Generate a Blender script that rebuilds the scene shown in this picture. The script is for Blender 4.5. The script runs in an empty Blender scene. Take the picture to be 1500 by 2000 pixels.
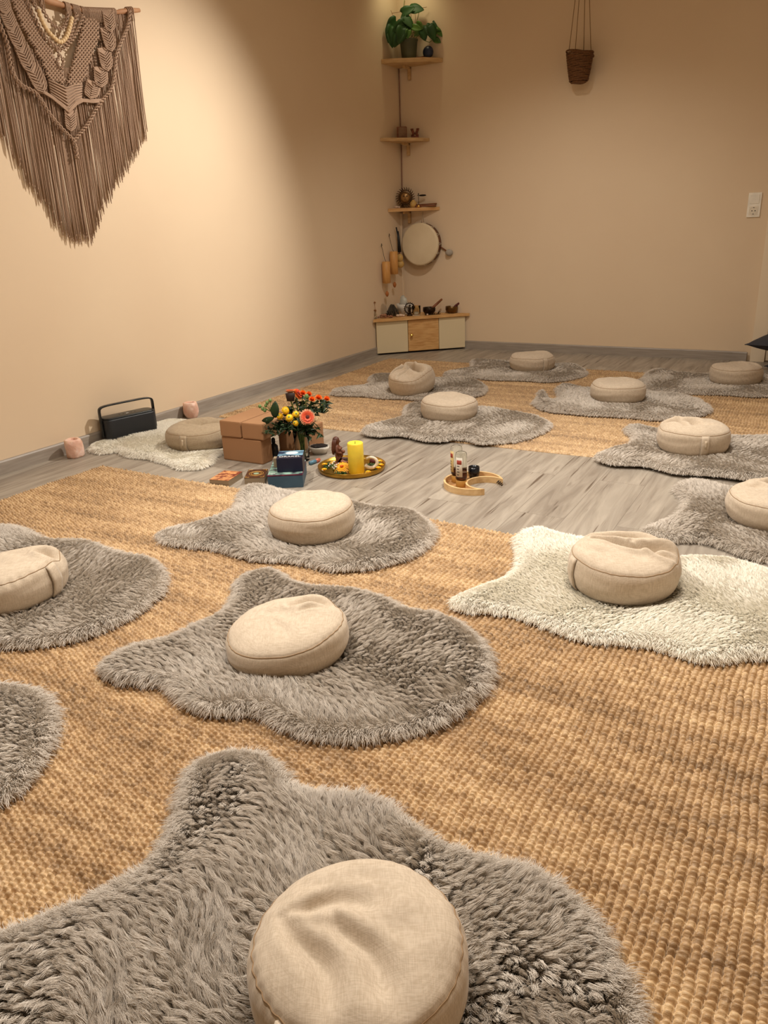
import bpy, bmesh, math, random
import numpy as np
from mathutils import Vector, Matrix

random.seed(7)
S = bpy.context.scene
COL = S.collection
PI = math.pi

# ------------------------------------------------------------------ camera
cam_d = bpy.data.cameras.new('camera')
cam = bpy.data.objects.new('camera', cam_d)
COL.objects.link(cam)
cam_d.sensor_fit = 'HORIZONTAL'
cam_d.sensor_width = 36.0
cam_d.lens = 36.0 * 1502.4 / 1500.0
cam_d.clip_start = 0.02
yaw, pit, rol = -0.52820, 0.35900, -0.04110
fw = Vector((math.sin(yaw) * math.cos(pit), math.cos(yaw) * math.cos(pit), -math.sin(pit)))
rt = Vector((math.cos(yaw), -math.sin(yaw), 0))
up = rt.cross(fw)
r2 = math.cos(rol) * rt + math.sin(rol) * up
u2 = -math.sin(rol) * rt + math.cos(rol) * up
cam.matrix_world = Matrix(((r2.x, u2.x, -fw.x, 3.1809), (r2.y, u2.y, -fw.y, -5.9517),
                           (r2.z, u2.z, -fw.z, 1.0), (0, 0, 0, 1)))
S.camera = cam

# ------------------------------------------------------------------ world, lamps, exposure
S.view_settings.view_transform = 'Standard'
S.view_settings.look = 'None'
S.view_settings.gamma = 1.0
S.view_settings.exposure = 0.65
w = bpy.data.worlds.new('room_air')
S.world = w
w.use_nodes = True
w.node_tree.nodes['Background'].inputs[0].default_value = (1.0, 0.90, 0.76, 1)
w.node_tree.nodes['Background'].inputs[1].default_value = 0.10


def lamp(kind, name, loc, target, power, color, size=0.1, spot=None, blend=0.8):
    d = bpy.data.lights.new(name, kind)
    d.energy = power
    d.color = color
    if kind == 'AREA':
        d.shape = 'DISK'
        d.size = size
    else:
        d.shadow_soft_size = size
    if kind == 'SPOT':
        d.spot_size = math.radians(spot)
        d.spot_blend = blend
    o = bpy.data.objects.new(name, d)
    COL.objects.link(o)
    o.location = loc
    o.rotation_euler = (Vector(target) - Vector(loc)).to_track_quat('-Z', 'Y').to_euler()
    return o


WARM = (1.0, 0.935, 0.845)
lamp('SPOT', 'ceiling_spot_light', (1.9, -1.9, 2.45), (0.0, -3.0, 0.75), 165, WARM, 0.035, 78, 1.0)
lamp('SPOT', 'ceiling_spot_light', (1.2, -4.5, 2.5), (2.1, -4.6, 0.0), 150, WARM, 0.03, 110, 1.0)
lamp('SPOT', 'ceiling_spot_light', (2.3, -2.6, 2.5), (2.8, -3.5, 0.0), 140, WARM, 0.03, 110, 1.0)
lamp('SPOT', 'ceiling_spot_light', (0.24, -0.24, 2.69), (0.04, -0.04, 2.2), 1.6, (1.0, 0.90, 0.55), 0.04, 150, 1.0)
lamp('SPOT', 'ceiling_spot_light', (1.5, -1.9, 2.55), (1.5, -1.0, 0.0), 62, WARM, 0.03, 112, 1.0)
lamp('AREA', 'added_fill_light', (2.6, -4.2, 2.66), (2.6, -4.2, 0), 22, WARM, 1.4)  # soft overall fill added under the ceiling, not a real fitting


# ------------------------------------------------------------------ materials
def srgb(r, g, b):
    f = lambda c: ((c / 255 + 0.055) / 1.055) ** 2.4 if c / 255 > 0.04045 else c / 255 / 12.92
    return (f(r), f(g), f(b), 1)


def mat(name, rgb, rough=0.7, metal=0.0, rgb2=None, scale=20.0, stretch=(1, 1, 1), bump=0.0, bscale=60.0,
        bdist=0.002, coat=0.0, emis=None, sub=0.0, trans=0.0, ior=1.45, sheen=0.0, detail=4.0, lo=0.35, hi=0.65,
        bstretch=None):
    m = bpy.data.materials.new(name)
    m.use_nodes = True
    nt = m.node_tree
    b = nt.nodes['Principled BSDF']
    b.inputs['Base Color'].default_value = srgb(*rgb)
    b.inputs['Roughness'].default_value = rough
    b.inputs['Metallic'].default_value = metal
    b.inputs['Coat Weight'].default_value = coat
    b.inputs['Subsurface Weight'].default_value = sub
    if sub:
        b.inputs['Subsurface Radius'].default_value = (0.02, 0.012, 0.005)
        b.inputs['Subsurface Scale'].default_value = 0.6
    b.inputs['Transmission Weight'].default_value = trans
    b.inputs['IOR'].default_value = ior
    b.inputs['Sheen Weight'].default_value = sheen
    tc = nt.nodes.new('ShaderNodeTexCoord')
    if rgb2 or True:
        mp = nt.nodes.new('ShaderNodeMapping')
        mp.inputs['Scale'].default_value = stretch
        nt.links.new(tc.outputs['Object'], mp.inputs[0])
        n = nt.nodes.new('ShaderNodeTexNoise')
        n.inputs['Scale'].default_value = scale
        n.inputs['Detail'].default_value = detail
        nt.links.new(mp.outputs[0], n.inputs['Vector'])
        cr = nt.nodes.new('ShaderNodeValToRGB')
        cr.color_ramp.elements[0].position = lo
        cr.color_ramp.elements[1].position = hi
        c2 = rgb2 or tuple(max(0, c * 0.94) for c in rgb)
        cr.color_ramp.elements[0].color = srgb(*c2)
        cr.color_ramp.elements[1].color = srgb(*rgb)
        nt.links.new(n.outputs['Fac'], cr.inputs[0])
        nt.links.new(cr.outputs[0], b.inputs['Base Color'])
    if bump:
        mb = nt.nodes.new('ShaderNodeMapping')
        mb.inputs['Scale'].default_value = bstretch or stretch
        nt.links.new(tc.outputs['Object'], mb.inputs[0])
        n2 = nt.nodes.new('ShaderNodeTexNoise')
        n2.inputs['Scale'].default_value = bscale
        n2.inputs['Detail'].default_value = 3.0
        nt.links.new(mb.outputs[0], n2.inputs['Vector'])
        bp = nt.nodes.new('ShaderNodeBump')
        bp.inputs['Strength'].default_value = bump
        bp.inputs['Distance'].default_value = bdist
        nt.links.new(n2.outputs['Fac'], bp.inputs['Height'])
        nt.links.new(bp.outputs[0], b.inputs['Normal'])
    if emis:
        b.inputs['Emission Color'].default_value = srgb(*emis[0])
        b.inputs['Emission Strength'].default_value = emis[1]
    return m


M = {}
M['wall'] = mat('wall_paint', (228, 206, 176), 0.85, scale=1.5, rgb2=(225, 202, 172), bump=0.15, bscale=260, bdist=0.001)
M['ceiling'] = mat('ceiling_paint', (235, 225, 205), 0.9)
M['base'] = mat('baseboard_foil', (164, 154, 143), 0.45, scale=6, stretch=(1, 1, 14), rgb2=(148, 138, 127))
M['white_trim'] = mat('white_trim', (238, 220, 192), 0.6, rgb2=(236, 218, 190), scale=2)
M['pine'] = mat('pine_wood', (222, 178, 118), 0.55, scale=5, stretch=(2, 2, 16), rgb2=(196, 145, 86), bump=0.1, bscale=20)
M['pine_pale'] = mat('pale_pine', (214, 180, 132), 0.6, scale=6, stretch=(2, 2, 10), rgb2=(196, 158, 108))
M['cream'] = mat('cream_panel', (226, 210, 174), 0.5, rgb2=(224, 208, 172), scale=2)
M['shadow_gap'] = mat('painted_gap_shade', (34, 28, 24), 0.8)  # near-black colour paints the shade under and between the cabinet panels
M['brass'] = mat('brass', (230, 190, 100), 0.22, 1.0)
M['black'] = mat('black_plastic', (18, 18, 20), 0.45)
M['speaker'] = mat('charcoal_fabric', (40, 43, 48), 0.5, scale=300, rgb2=(34, 36, 40), bump=0.2, bscale=500, bdist=0.0005)
M['speaker_rim'] = mat('charcoal_metal', (34, 38, 40), 0.32, 0.3)
M['bamboo'] = mat('bamboo', (214, 160, 92), 0.5, scale=30, stretch=(3, 3, .4), rgb2=(196, 140, 74))
M['catcher'] = mat('orange_wood', (180, 108, 50), 0.5)
M['gourd'] = mat('gourd', (206, 168, 96), 0.45)
M['cord'] = mat('jute_cord', (138, 98, 58), 0.9)
M['white_cord'] = mat('white_cord', (214, 196, 170), 0.8)
M['cable'] = mat('brown_cable', (150, 104, 82), 0.6)
M['skin_drum'] = mat('drum_skin', (232, 216, 184), 0.6, scale=4, rgb2=(220, 202, 168))
M['drum_frame'] = mat('drum_frame', (128, 80, 44), 0.5, scale=12, rgb2=(100, 60, 34))
M['felt'] = mat('grey_felt', (176, 168, 156), 0.95, bump=0.4, bscale=120)
M['dark_metal'] = mat('dark_bronze', (62, 48, 34), 0.38, 0.8, rgb2=(40, 30, 22))
M['bronze'] = mat('aged_brass', (128, 98, 56), 0.32, 0.9, rgb2=(92, 68, 38), scale=14)
M['walnut'] = mat('walnut', (140, 84, 46), 0.5, scale=8, stretch=(1, 1, 6), rgb2=(112, 62, 32))
M['ceramic'] = mat('white_ceramic', (226, 220, 208), 0.25)
M['crystal'] = mat('selenite', (206, 206, 196), 0.35, scale=30, rgb2=(180, 180, 170), bump=0.6, bscale=40, bdist=0.01, sub=0.3)
M['stone_w'] = mat('white_stone', (222, 198, 176), 0.6)
M['drift'] = mat('driftwood', (96, 84, 68), 0.85, scale=18, stretch=(1, 1, 1), rgb2=(62, 52, 40))
M['seed'] = mat('mala_bead', (134, 72, 50), 0.5, scale=40, rgb2=(196, 150, 116))
M['twig'] = mat('twig', (150, 104, 62), 0.8)
M['sun'] = mat('sun_metal', (96, 70, 40), 0.35, 0.7, rgb2=(60, 44, 28), scale=30)
M['sun_face'] = mat('sun_face', (156, 120, 74), 0.3, 0.7)
M['pot_green'] = mat('olive_pot', (86, 90, 66), 0.5)
M['soil'] = mat('soil', (48, 34, 24), 0.95, bump=0.5)
M['leaf'] = mat('pothos_leaf', (44, 86, 28), 0.55, scale=9, rgb2=(28, 62, 22))
M['leaf_light'] = mat('young_leaf', (88, 126, 46), 0.45, scale=12, rgb2=(60, 100, 36))
M['stem'] = mat('green_stem', (96, 120, 52), 0.6)
M['blue_glass'] = mat('dark_blue_stone', (34, 46, 76), 0.4, scale=12, rgb2=(24, 30, 50))
M['card_brown'] = mat('brown_card', (112, 76, 52), 0.6, scale=14, rgb2=(150, 120, 90))
M['bookend'] = mat('carved_redwood', (128, 66, 38), 0.5, scale=40, rgb2=(92, 44, 26))
M['basket'] = mat('seagrass', (120, 82, 46), 0.85, scale=120, rgb2=(88, 56, 30), bump=0.5, bscale=150)
M['switch'] = mat('switch_plastic', (252, 246, 232), 0.3)
M['hole'] = mat('socket_hole', (40, 28, 18), 0.6)
M['socket_in'] = mat('socket_well', (240, 230, 210), 0.4)
M['pillow_dark'] = mat('charcoal_pillow', (62, 62, 68), 0.85, scale=200, rgb2=(54, 54, 60), bump=0.2, bscale=400)
M['salt'] = mat('salt_rock', (240, 210, 194), 0.5, scale=22, rgb2=(226, 178, 156), bump=0.8, bscale=26, bdist=0.008, sub=0.3)
M['salt_in'] = mat('salt_hollow', (226, 160, 130), 0.6)
M['block'] = mat('yoga_block_foam', (164, 122, 86), 0.7, scale=3, rgb2=(157, 115, 80), bump=0.1, bscale=200, bdist=0.0006)
M['yellow_wax'] = mat('yellow_wax', (255, 226, 76), 0.42, sub=0.4)
M['gold'] = mat('gold_tray', (190, 148, 62), 0.28, 0.85, rgb2=(160, 120, 48), scale=12)
M['clay'] = mat('statue_clay', (134, 80, 54), 0.5, scale=12, rgb2=(84, 50, 38))
M['moss'] = mat('green_sprig', (62, 92, 40), 0.7, scale=30, rgb2=(40, 66, 30))
M['yellow_petal'] = mat('yellow_petal', (250, 206, 36), 0.5, scale=20, rgb2=(240, 184, 20))
M['yellow_deep'] = mat('golden_petal', (248, 178, 24), 0.5)
M['coral'] = mat('coral_petal', (232, 84, 54), 0.5, scale=60, rgb2=(240, 110, 74))
M['peach'] = mat('peach_petal', (244, 170, 130), 0.55)
M['orange'] = mat('orange_petal', (246, 136, 40), 0.5, scale=60, rgb2=(236, 96, 40))
M['maroon'] = mat('maroon_disc', (90, 34, 28), 0.7)
M['calyx'] = mat('dark_calyx', (44, 26, 20), 0.7)
M['leaf_dark'] = mat('bouquet_leaf', (36, 62, 26), 0.5, scale=20, rgb2=(24, 44, 20))
M['berry'] = mat('green_bud', (110, 140, 80), 0.5)
M['shell'] = mat('shell', (232, 220, 200), 0.35)
M['char'] = mat('burnt_herbs', (34, 26, 22), 0.95, bump=0.8, bscale=80, bdist=0.01)
M['navy'] = mat('navy_box', (20, 24, 52), 0.35, scale=3, rgb2=(16, 18, 40))
M['slate'] = mat('slate_blue_box', (62, 88, 106), 0.5)
M['magenta'] = mat('magenta_band', (130, 40, 70), 0.5, scale=20, rgb2=(60, 26, 50))
M['sky_art'] = mat('box_art', (150, 200, 225), 0.35, scale=10, rgb2=(18, 36, 70), lo=.42, hi=.62)
M['dusk_art'] = mat('box_art_green', (150, 186, 170), 0.35, scale=26, rgb2=(50, 44, 60), lo=.4, hi=.6)
M['ink_white'] = mat('white_ink', (236, 236, 236), 0.5)
M['paper'] = mat('card_edges', (160, 142, 116), 0.8, scale=3, stretch=(1, 1, 300), rgb2=(124, 106, 84))
M['deck_red'] = mat('deck_red_gold', (214, 150, 96), 0.45, scale=38, rgb2=(120, 52, 36), lo=.4, hi=.6)
M['deck_dark'] = mat('deck_dark', (84, 48, 26), 0.45, scale=50, rgb2=(60, 34, 20))
M['deck_gold'] = mat('deck_gold', (206, 156, 76), 0.4)
M['deck_mint'] = mat('deck_centre', (150, 170, 140), 0.4)
M['oak'] = mat('tray_oak', (224, 190, 140), 0.5, scale=12, stretch=(1, 5, 5), rgb2=(204, 166, 114))
M['tray_floor'] = mat('tray_inlay', (188, 142, 92), 0.6)
M['label'] = mat('bottle_label', (226, 204, 150), 0.6, scale=60, rgb2=(206, 178, 110))
M['label_red'] = mat('label_red', (170, 70, 52), 0.6)
M['label_white'] = mat('label_white', (226, 218, 204), 0.6)
M['oil'] = mat('amber_oil', (110, 52, 26), 0.1, trans=0.6)
M['lighter'] = mat('lighter_blue', (90, 130, 150), 0.35)
M['lighter_red'] = mat('lighter_coral', (206, 110, 84), 0.35)
M['cork'] = mat('bottle_base_wrap', (190, 140, 66), 0.6)
M['cup'] = mat('black_glazed_cup', (20, 22, 28), 0.2)
M['bead'] = mat('wood_bead', (232, 202, 156), 0.5)
M['rope'] = mat('macrame_cotton', (178, 149, 126), 0.95, scale=300, rgb2=(162, 134, 112), bump=0.5, bscale=500, bdist=0.001)
M['dowel'] = mat('driftwood_dowel', (192, 146, 108), 0.65, scale=14, stretch=(3, 1, 3), rgb2=(166, 118, 82))

g = bpy.data.materials.new('clear_glass')
g.use_nodes = True
gb = g.node_tree.nodes['Principled BSDF']
gb.inputs['Transmission Weight'].default_value = 1.0
gb.inputs['Roughness'].default_value = 0.03
gb.inputs['IOR'].default_value = 1.14
gb.inputs['Base Color'].default_value = (0.93, 0.95, 0.92, 1)
M['glass'] = g


def linen(name, c1, c2):
    m = bpy.data.materials.new(name)
    m.use_nodes = True
    nt = m.node_tree
    b = nt.nodes['Principled BSDF']
    b.inputs['Roughness'].default_value = 0.92
    b.inputs['Sheen Weight'].default_value = 0.15
    b.inputs['Specular IOR Level'].default_value = 0.25
    tc = nt.nodes.new('ShaderNodeTexCoord')
    heights, cols = [], []
    for k, st in enumerate(((900, 60, 60), (60, 900, 60), (60, 60, 900))):
        mp = nt.nodes.new('ShaderNodeMapping')
        mp.inputs['Scale'].default_value = st
        nt.links.new(tc.outputs['Object'], mp.inputs[0])
        n = nt.nodes.new('ShaderNodeTexNoise')
        n.inputs['Scale'].default_value = 1.0
        n.inputs['Detail'].default_value = 2.0
        nt.links.new(mp.outputs[0], n.inputs['Vector'])
        heights.append(n)
    a1 = nt.nodes.new('ShaderNodeMath'); a1.operation = 'ADD'
    a2 = nt.nodes.new('ShaderNodeMath'); a2.operation = 'ADD'
    nt.links.new(heights[0].outputs['Fac'], a1.inputs[0])
    nt.links.new(heights[1].outputs['Fac'], a1.inputs[1])
    nt.links.new(a1.outputs[0], a2.inputs[0])
    nt.links.new(heights[2].outputs['Fac'], a2.inputs[1])
    cr = nt.nodes.new('ShaderNodeValToRGB')
    mr = nt.nodes.new('ShaderNodeMath'); mr.operation = 'MULTIPLY'
    mr.inputs[1].default_value = 1 / 3
    nt.links.new(a2.outputs[0], mr.inputs[0])
    nt.links.new(mr.outputs[0], cr.inputs[0])
    cr.color_ramp.elements[0].position = 0.42
    cr.color_ramp.elements[1].position = 0.58
    cr.color_ramp.elements[0].color = srgb(*c2)
    cr.color_ramp.elements[1].color = srgb(*c1)
    nt.links.new(cr.outputs[0], b.inputs['Base Color'])
    bp = nt.nodes.new('ShaderNodeBump')
    bp.inputs['Strength'].default_value = 0.35
    bp.inputs['Distance'].default_value = 0.001
    nt.links.new(mr.outputs[0], bp.inputs['Height'])
    nt.links.new(bp.outputs[0], b.inputs['Normal'])
    return m


M['linen'] = linen('beige_linen', (206, 190, 169), (187, 170, 148))
M['linen_grey'] = linen('taupe_linen', (176, 158, 132), (158, 140, 115))
M['seam'] = mat('seam_thread', (160, 132, 100), 0.9)
M['tag'] = mat('cotton_tag', (208, 190, 164), 0.9)


def fur_mat(name, c1, c2):
    m = bpy.data.materials.new(name)
    m.use_nodes = True
    nt = m.node_tree
    b = nt.nodes['Principled BSDF']
    b.inputs['Roughness'].default_value = 0.75
    b.inputs['Specular IOR Level'].default_value = 0.25
    at = nt.nodes.new('ShaderNodeAttribute')
    at.attribute_name = 'tint'
    mx = nt.nodes.new('ShaderNodeMix')
    mx.data_type = 'RGBA'
    nt.links.new(at.outputs['Fac'], mx.inputs['Factor'])
    mx.inputs['A'].default_value = srgb(*c2)
    mx.inputs['B'].default_value = srgb(*c1)
    nt.links.new(mx.outputs['Result'], b.inputs['Base Color'])
    return m


M['fur_grey'] = fur_mat('grey_fur', (226, 217, 206), (202, 192, 179))
M['fur_white'] = fur_mat('cream_fur', (255, 251, 240), (252, 246, 232))
M['hide_grey'] = mat('grey_hide', (176, 166, 152), 0.95)
M['hide_white'] = mat('cream_hide', (232, 220, 198), 0.95)

# jute: per-knot tint attribute
jm = bpy.data.materials.new('jute_weave')
jm.use_nodes = True
nt = jm.node_tree
b = nt.nodes['Principled BSDF']
b.inputs['Roughness'].default_value = 0.5
b.inputs['Specular IOR Level'].default_value = 0.5
at = nt.nodes.new('ShaderNodeAttribute'); at.attribute_name = 'knot'
cr = nt.nodes.new('ShaderNodeValToRGB')
cr.color_ramp.elements[0].color = srgb(116, 90, 61)
cr.color_ramp.elements[0].position = 0.0
cr.color_ramp.elements[1].color = srgb(224, 193, 148)
cr.color_ramp.elements[1].position = 1.0
e = cr.color_ramp.elements.new(0.5); e.color = srgb(179, 145, 104)
nt.links.new(at.outputs['Fac'], cr.inputs[0])
nt.links.new(cr.outputs[0], b.inputs['Base Color'])
tc = nt.nodes.new('ShaderNodeTexCoord')
mp = nt.nodes.new('ShaderNodeMapping'); mp.inputs['Scale'].default_value = (60, 420, 200)
mp.inputs['Rotation'].default_value = (0, 0, 0.35)
nn = nt.nodes.new('ShaderNodeTexNoise'); nn.inputs['Scale'].default_value = 2.0
nt.links.new(tc.outputs['Object'], mp.inputs[0]); nt.links.new(mp.outputs[0], nn.inputs['Vector'])
bp = nt.nodes.new('ShaderNodeBump'); bp.inputs['Strength'].default_value = 0.5; bp.inputs['Distance'].default_value = 0.0015
nt.links.new(nn.outputs['Fac'], bp.inputs['Height']); nt.links.new(bp.outputs[0], b.inputs['Normal'])
M['jute'] = jm

# vinyl planks running away from the camera along Y
fm = bpy.data.materials.new('grey_vinyl_planks')
fm.use_nodes = True
nt = fm.node_tree
b = nt.nodes['Principled BSDF']
b.inputs['Roughness'].default_value = 0.42
N = nt.nodes.new
L = nt.links.new
tc = N('ShaderNodeTexCoord')
mp = N('ShaderNodeMapping'); mp.inputs['Rotation'].default_value = (0, 0, PI / 2); mp.inputs['Location'].default_value = (0.3, 0.063, 0)
L(tc.outputs['Object'], mp.inputs[0])
br = N('ShaderNodeTexBrick')
br.inputs['Scale'].default_value = 1.0
br.inputs['Brick Width'].default_value = 1.25
br.inputs['Row Height'].default_value = 0.18
br.inputs['Mortar Size'].default_value = 0.0009
br.inputs['Mortar Smooth'].default_value = 0.2
br.inputs['Color1'].default_value = (0.2, 0.2, 0.2, 1)
br.inputs['Color2'].default_value = (0.8, 0.8, 0.8, 1)
br.inputs['Mortar'].default_value = (0.0, 0.0, 0.0, 1)
br.offset = 0.37
L(mp.outputs[0], br.inputs['Vector'])
# grain, shifted per plank
sep = N('ShaderNodeVectorMath'); sep.operation = 'MULTIPLY_ADD'
sep.inputs[1].default_value = (7.0, 7.0, 7.0)
L(br.outputs['Color'], sep.inputs[0]); L(tc.outputs['Object'], sep.inputs[2])
mg = N('ShaderNodeMapping'); mg.inputs['Scale'].default_value = (16, 1.6, 1)
L(sep.outputs[0], mg.inputs[0])
n1 = N('ShaderNodeTexNoise'); n1.inputs['Scale'].default_value = 1.0; n1.inputs['Detail'].default_value = 7; n1.inputs['Roughness'].default_value = 0.6; n1.inputs['Distortion'].default_value = 1.2
L(mg.outputs[0], n1.inputs['Vector'])
c1 = N('ShaderNodeValToRGB')
c1.color_ramp.elements[0].position = 0.3; c1.color_ramp.elements[0].color = srgb(124, 113, 101)
c1.color_ramp.elements[1].position = 0.68; c1.color_ramp.elements[1].color = srgb(174, 164, 150)
e = c1.color_ramp.elements.new(0.5); e.color = srgb(154, 144, 131)
L(n1.outputs['Fac'], c1.inputs[0])
mk = N('ShaderNodeMapping'); mk.inputs['Scale'].default_value = (62, 2.6, 1)
L(sep.outputs[0], mk.inputs[0])
n2 = N('ShaderNodeTexNoise'); n2.inputs['Scale'].default_value = 1.0; n2.inputs['Detail'].default_value = 3
L(mk.outputs[0], n2.inputs['Vector'])
c2 = N('ShaderNodeValToRGB')
c2.color_ramp.elements[0].position = 0.29; c2.color_ramp.elements[0].color = (0.36, 0.30, 0.26, 1)
c2.color_ramp.elements[1].position = 0.37; c2.color_ramp.elements[1].color = (1, 1, 1, 1)
L(n2.outputs['Fac'], c2.inputs[0])
mx = N('ShaderNodeMix'); mx.data_type = 'RGBA'; mx.blend_type = 'MULTIPLY'; mx.inputs['Factor'].default_value = 1
L(c1.outputs[0], mx.inputs['A']); L(c2.outputs[0], mx.inputs['B'])
mx2 = N('ShaderNodeMix'); mx2.data_type = 'RGBA'; mx2.blend_type = 'MIX'
L(br.outputs['Fac'], mx2.inputs['Factor']); L(mx.outputs['Result'], mx2.inputs['A']); mx2.inputs['B'].default_value = srgb(116, 106, 95)
L(mx2.outputs['Result'], b.inputs['Base Color'])
bp = N('ShaderNodeBump'); bp.inputs['Strength'].default_value = 0.15; bp.inputs['Distance'].default_value = 0.001
L(n1.outputs['Fac'], bp.inputs['Height']); L(bp.outputs[0], b.inputs['Normal'])
M['floor'] = fm


# ------------------------------------------------------------------ mesh helpers
class G:
    """Collects shapes and links them as one mesh object."""

    def __init__(s):
        s.v, s.f, s.flat = [], [], set()

    def add(s, vs, fs, flat=False):
        k = len(s.v)
        s.v += [tuple(p) for p in vs]
        for q in fs:
            if flat:
                s.flat.add(len(s.f))
            s.f.append([k + i for i in q])

    def box(s, c, d, rz=0.0, ch=0.0, tilt=None):
        hx, hy, hz = d[0] / 2, d[1] / 2, d[2] / 2
        bm = bmesh.new()
        bmesh.ops.create_cube(bm, size=1)
        for v in bm.verts:
            v.co = Vector((v.co.x * 2 * hx, v.co.y * 2 * hy, v.co.z * 2 * hz))
        if ch:
            bmesh.ops.bevel(bm, geom=bm.edges[:], offset=ch, segments=2, profile=0.6, affect='EDGES')
        R = Matrix.Rotation(rz, 3, 'Z')
        if tilt:
            R = R @ Matrix.Rotation(tilt[0], 3, 'X') @ Matrix.Rotation(tilt[1], 3, 'Y')
        bm.verts.index_update()
        s.add([R @ v.co + Vector(c) for v in bm.verts], [[v.index for v in f.verts] for f in bm.faces], True)
        bm.free()

    def lathe(s, prof, c=(0, 0, 0), seg=24, R=None, cap=True, wob=None, flat=False):
        vs, fs = [], []
        n = len(prof)
        for i, (r, z) in enumerate(prof):
            for k in range(seg):
                a = 2 * PI * k / seg
                rr = r * (wob(a, i) if wob else 1)
                p = Vector((rr * math.cos(a), rr * math.sin(a), z))
                if R is not None:
                    p = R @ p
                vs.append(p + Vector(c))
        for i in range(n - 1):
            for k in range(seg):
                k2 = (k + 1) % seg
                fs.append([i * seg + k, i * seg + k2, (i + 1) * seg + k2, (i + 1) * seg + k])
        if cap:
            fs.append([k for k in range(seg)][::-1])
            fs.append([(n - 1) * seg + k for k in range(seg)])
        s.add(vs, fs, flat)

    def tube(s, pts, r, seg=8, closed=False, cap=True, r2=None, flat_z=1.0):
        pts = [Vector(p) for p in pts]
        n = len(pts)
        vs, fs = [], []
        prev = None
        for i, p in enumerate(pts):
            if closed:
                t = pts[(i + 1) % n] - pts[i - 1]
            else:
                t = pts[min(i + 1, n - 1)] - pts[max(i - 1, 0)]
            if t.length < 1e-9:
                t = Vector((0, 0, 1))
            t.normalize()
            if prev is None:
                a = t.orthogonal().normalized() if abs(t.z) > 0.9 else t.cross(Vector((0, 0, 1))).normalized()
            else:
                a = (prev - t * prev.dot(t)).normalized()
            prev = a
            bb = t.cross(a)
            rr = r if r2 is None else r + (r2 - r) * i / max(1, n - 1)
            if callable(r):
                rr = r(i / max(1, n - 1))
            for k in range(seg):
                an = 2 * PI * k / seg
                vs.append(p + a * math.cos(an) * rr + bb * math.sin(an) * rr * flat_z)
        m = n if closed else n - 1
        for i in range(m):
            j = (i + 1) % n
            for k in range(seg):
                k2 = (k + 1) % seg
                fs.append([i * seg + k, i * seg + k2, j * seg + k2, j * seg + k])
        if cap and not closed:
            fs.append(list(range(seg))[::-1])
            fs.append([(n - 1) * seg + k for k in range(seg)])
        s.add(vs, fs)

    def ball(s, c, r, seg=12, rings=8, sc=(1, 1, 1), R=None, wob=None):
        prof = [(max(1e-5, math.sin(PI * i / rings)), -math.cos(PI * i / rings)) for i in range(rings + 1)]
        vs, fs = [], []
        for i, (rr, z) in enumerate(prof):
            for k in range(seg):
                a = 2 * PI * k / seg
                p = Vector((rr * math.cos(a), rr * math.sin(a), z)) * (wob(a, i) if wob else 1)
                p = Vector((p.x * sc[0] * r, p.y * sc[1] * r, p.z * sc[2] * r))
                if R is not None:
                    p = R @ p
                vs.append(p + Vector(c))
        for i in range(rings):
            for k in range(seg):
                k2 = (k + 1) % seg
                fs.append([i * seg + k, i * seg + k2, (i + 1) * seg + k2, (i + 1) * seg + k])
        s.add(vs, fs)

    def prism(s, poly, z0, z1):
        n = len(poly)
        s.add([(x, y, z0) for x, y in poly] + [(x, y, z1) for x, y in poly],
              [list(range(n))[::-1], [n + i for i in range(n)]] +
              [[i, (i + 1) % n, n + (i + 1) % n, n + i] for i in range(n)], True)

    def build(s, name, m, parent=None, smooth=True, loc=None, rz=None):
        me = bpy.data.meshes.new(name)
        me.from_pydata(s.v, [], s.f)
        me.materials.append(m)
        if smooth:
            fl = [i not in s.flat for i in range(len(s.f))]
            me.polygons.foreach_set('use_smooth', fl)
        me.update()
        o = bpy.data.objects.new(name, me)
        COL.objects.link(o)
        if parent:
            o.parent = parent
        if loc is not None:
            o.location = loc
        if rz is not None:
            o.rotation_euler = (0, 0, rz)
        return o


def tag(o, label, cat, group=None, kind=None):
    if label: o['label'] = label
    if cat: o['category'] = cat
    if group: o['group'] = group
    if kind: o['kind'] = kind
    return o


def thing(name, label, cat, loc=(0, 0, 0), rz=0.0, group=None):
    o = bpy.data.objects.new(name, None)
    o.empty_display_size = 0.05
    COL.objects.link(o)
    o.location = loc
    o.rotation_euler = (0, 0, rz)
    return tag(o, label, cat, group)


def struct(g, name, m, smooth=False):
    return tag(g.build(name, m, smooth=smooth), None, None, kind='structure')


def grid_mesh(name, P, m, parent=None, closed_u=False, smooth=True):
    """P: array (nu, nv, 3)."""
    nu, nv = P.shape[:2]
    idx = np.arange(nu * nv).reshape(nu, nv)
    if closed_u:
        a, b_ = idx, np.roll(idx, -1, 0)
    else:
        a, b_ = idx[:-1], idx[1:]
    q = np.stack([a[:, :-1], b_[:, :-1], b_[:, 1:], a[:, 1:]], -1).reshape(-1, 4)
    me = bpy.data.meshes.new(name)
    me.vertices.add(nu * nv)
    me.vertices.foreach_set('co', P.reshape(-1).astype(np.float32))
    me.loops.add(q.size)
    me.loops.foreach_set('vertex_index', q.reshape(-1).astype(np.int32))
    me.polygons.add(len(q))
    me.polygons.foreach_set('loop_start', (np.arange(len(q)) * 4).astype(np.int32))
    me.polygons.foreach_set('use_smooth', np.full(len(q), smooth))
    me.update(calc_edges=True)
    me.materials.append(m)
    o = bpy.data.objects.new(name, me)
    COL.objects.link(o)
    if parent: o.parent = parent
    return o


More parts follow.
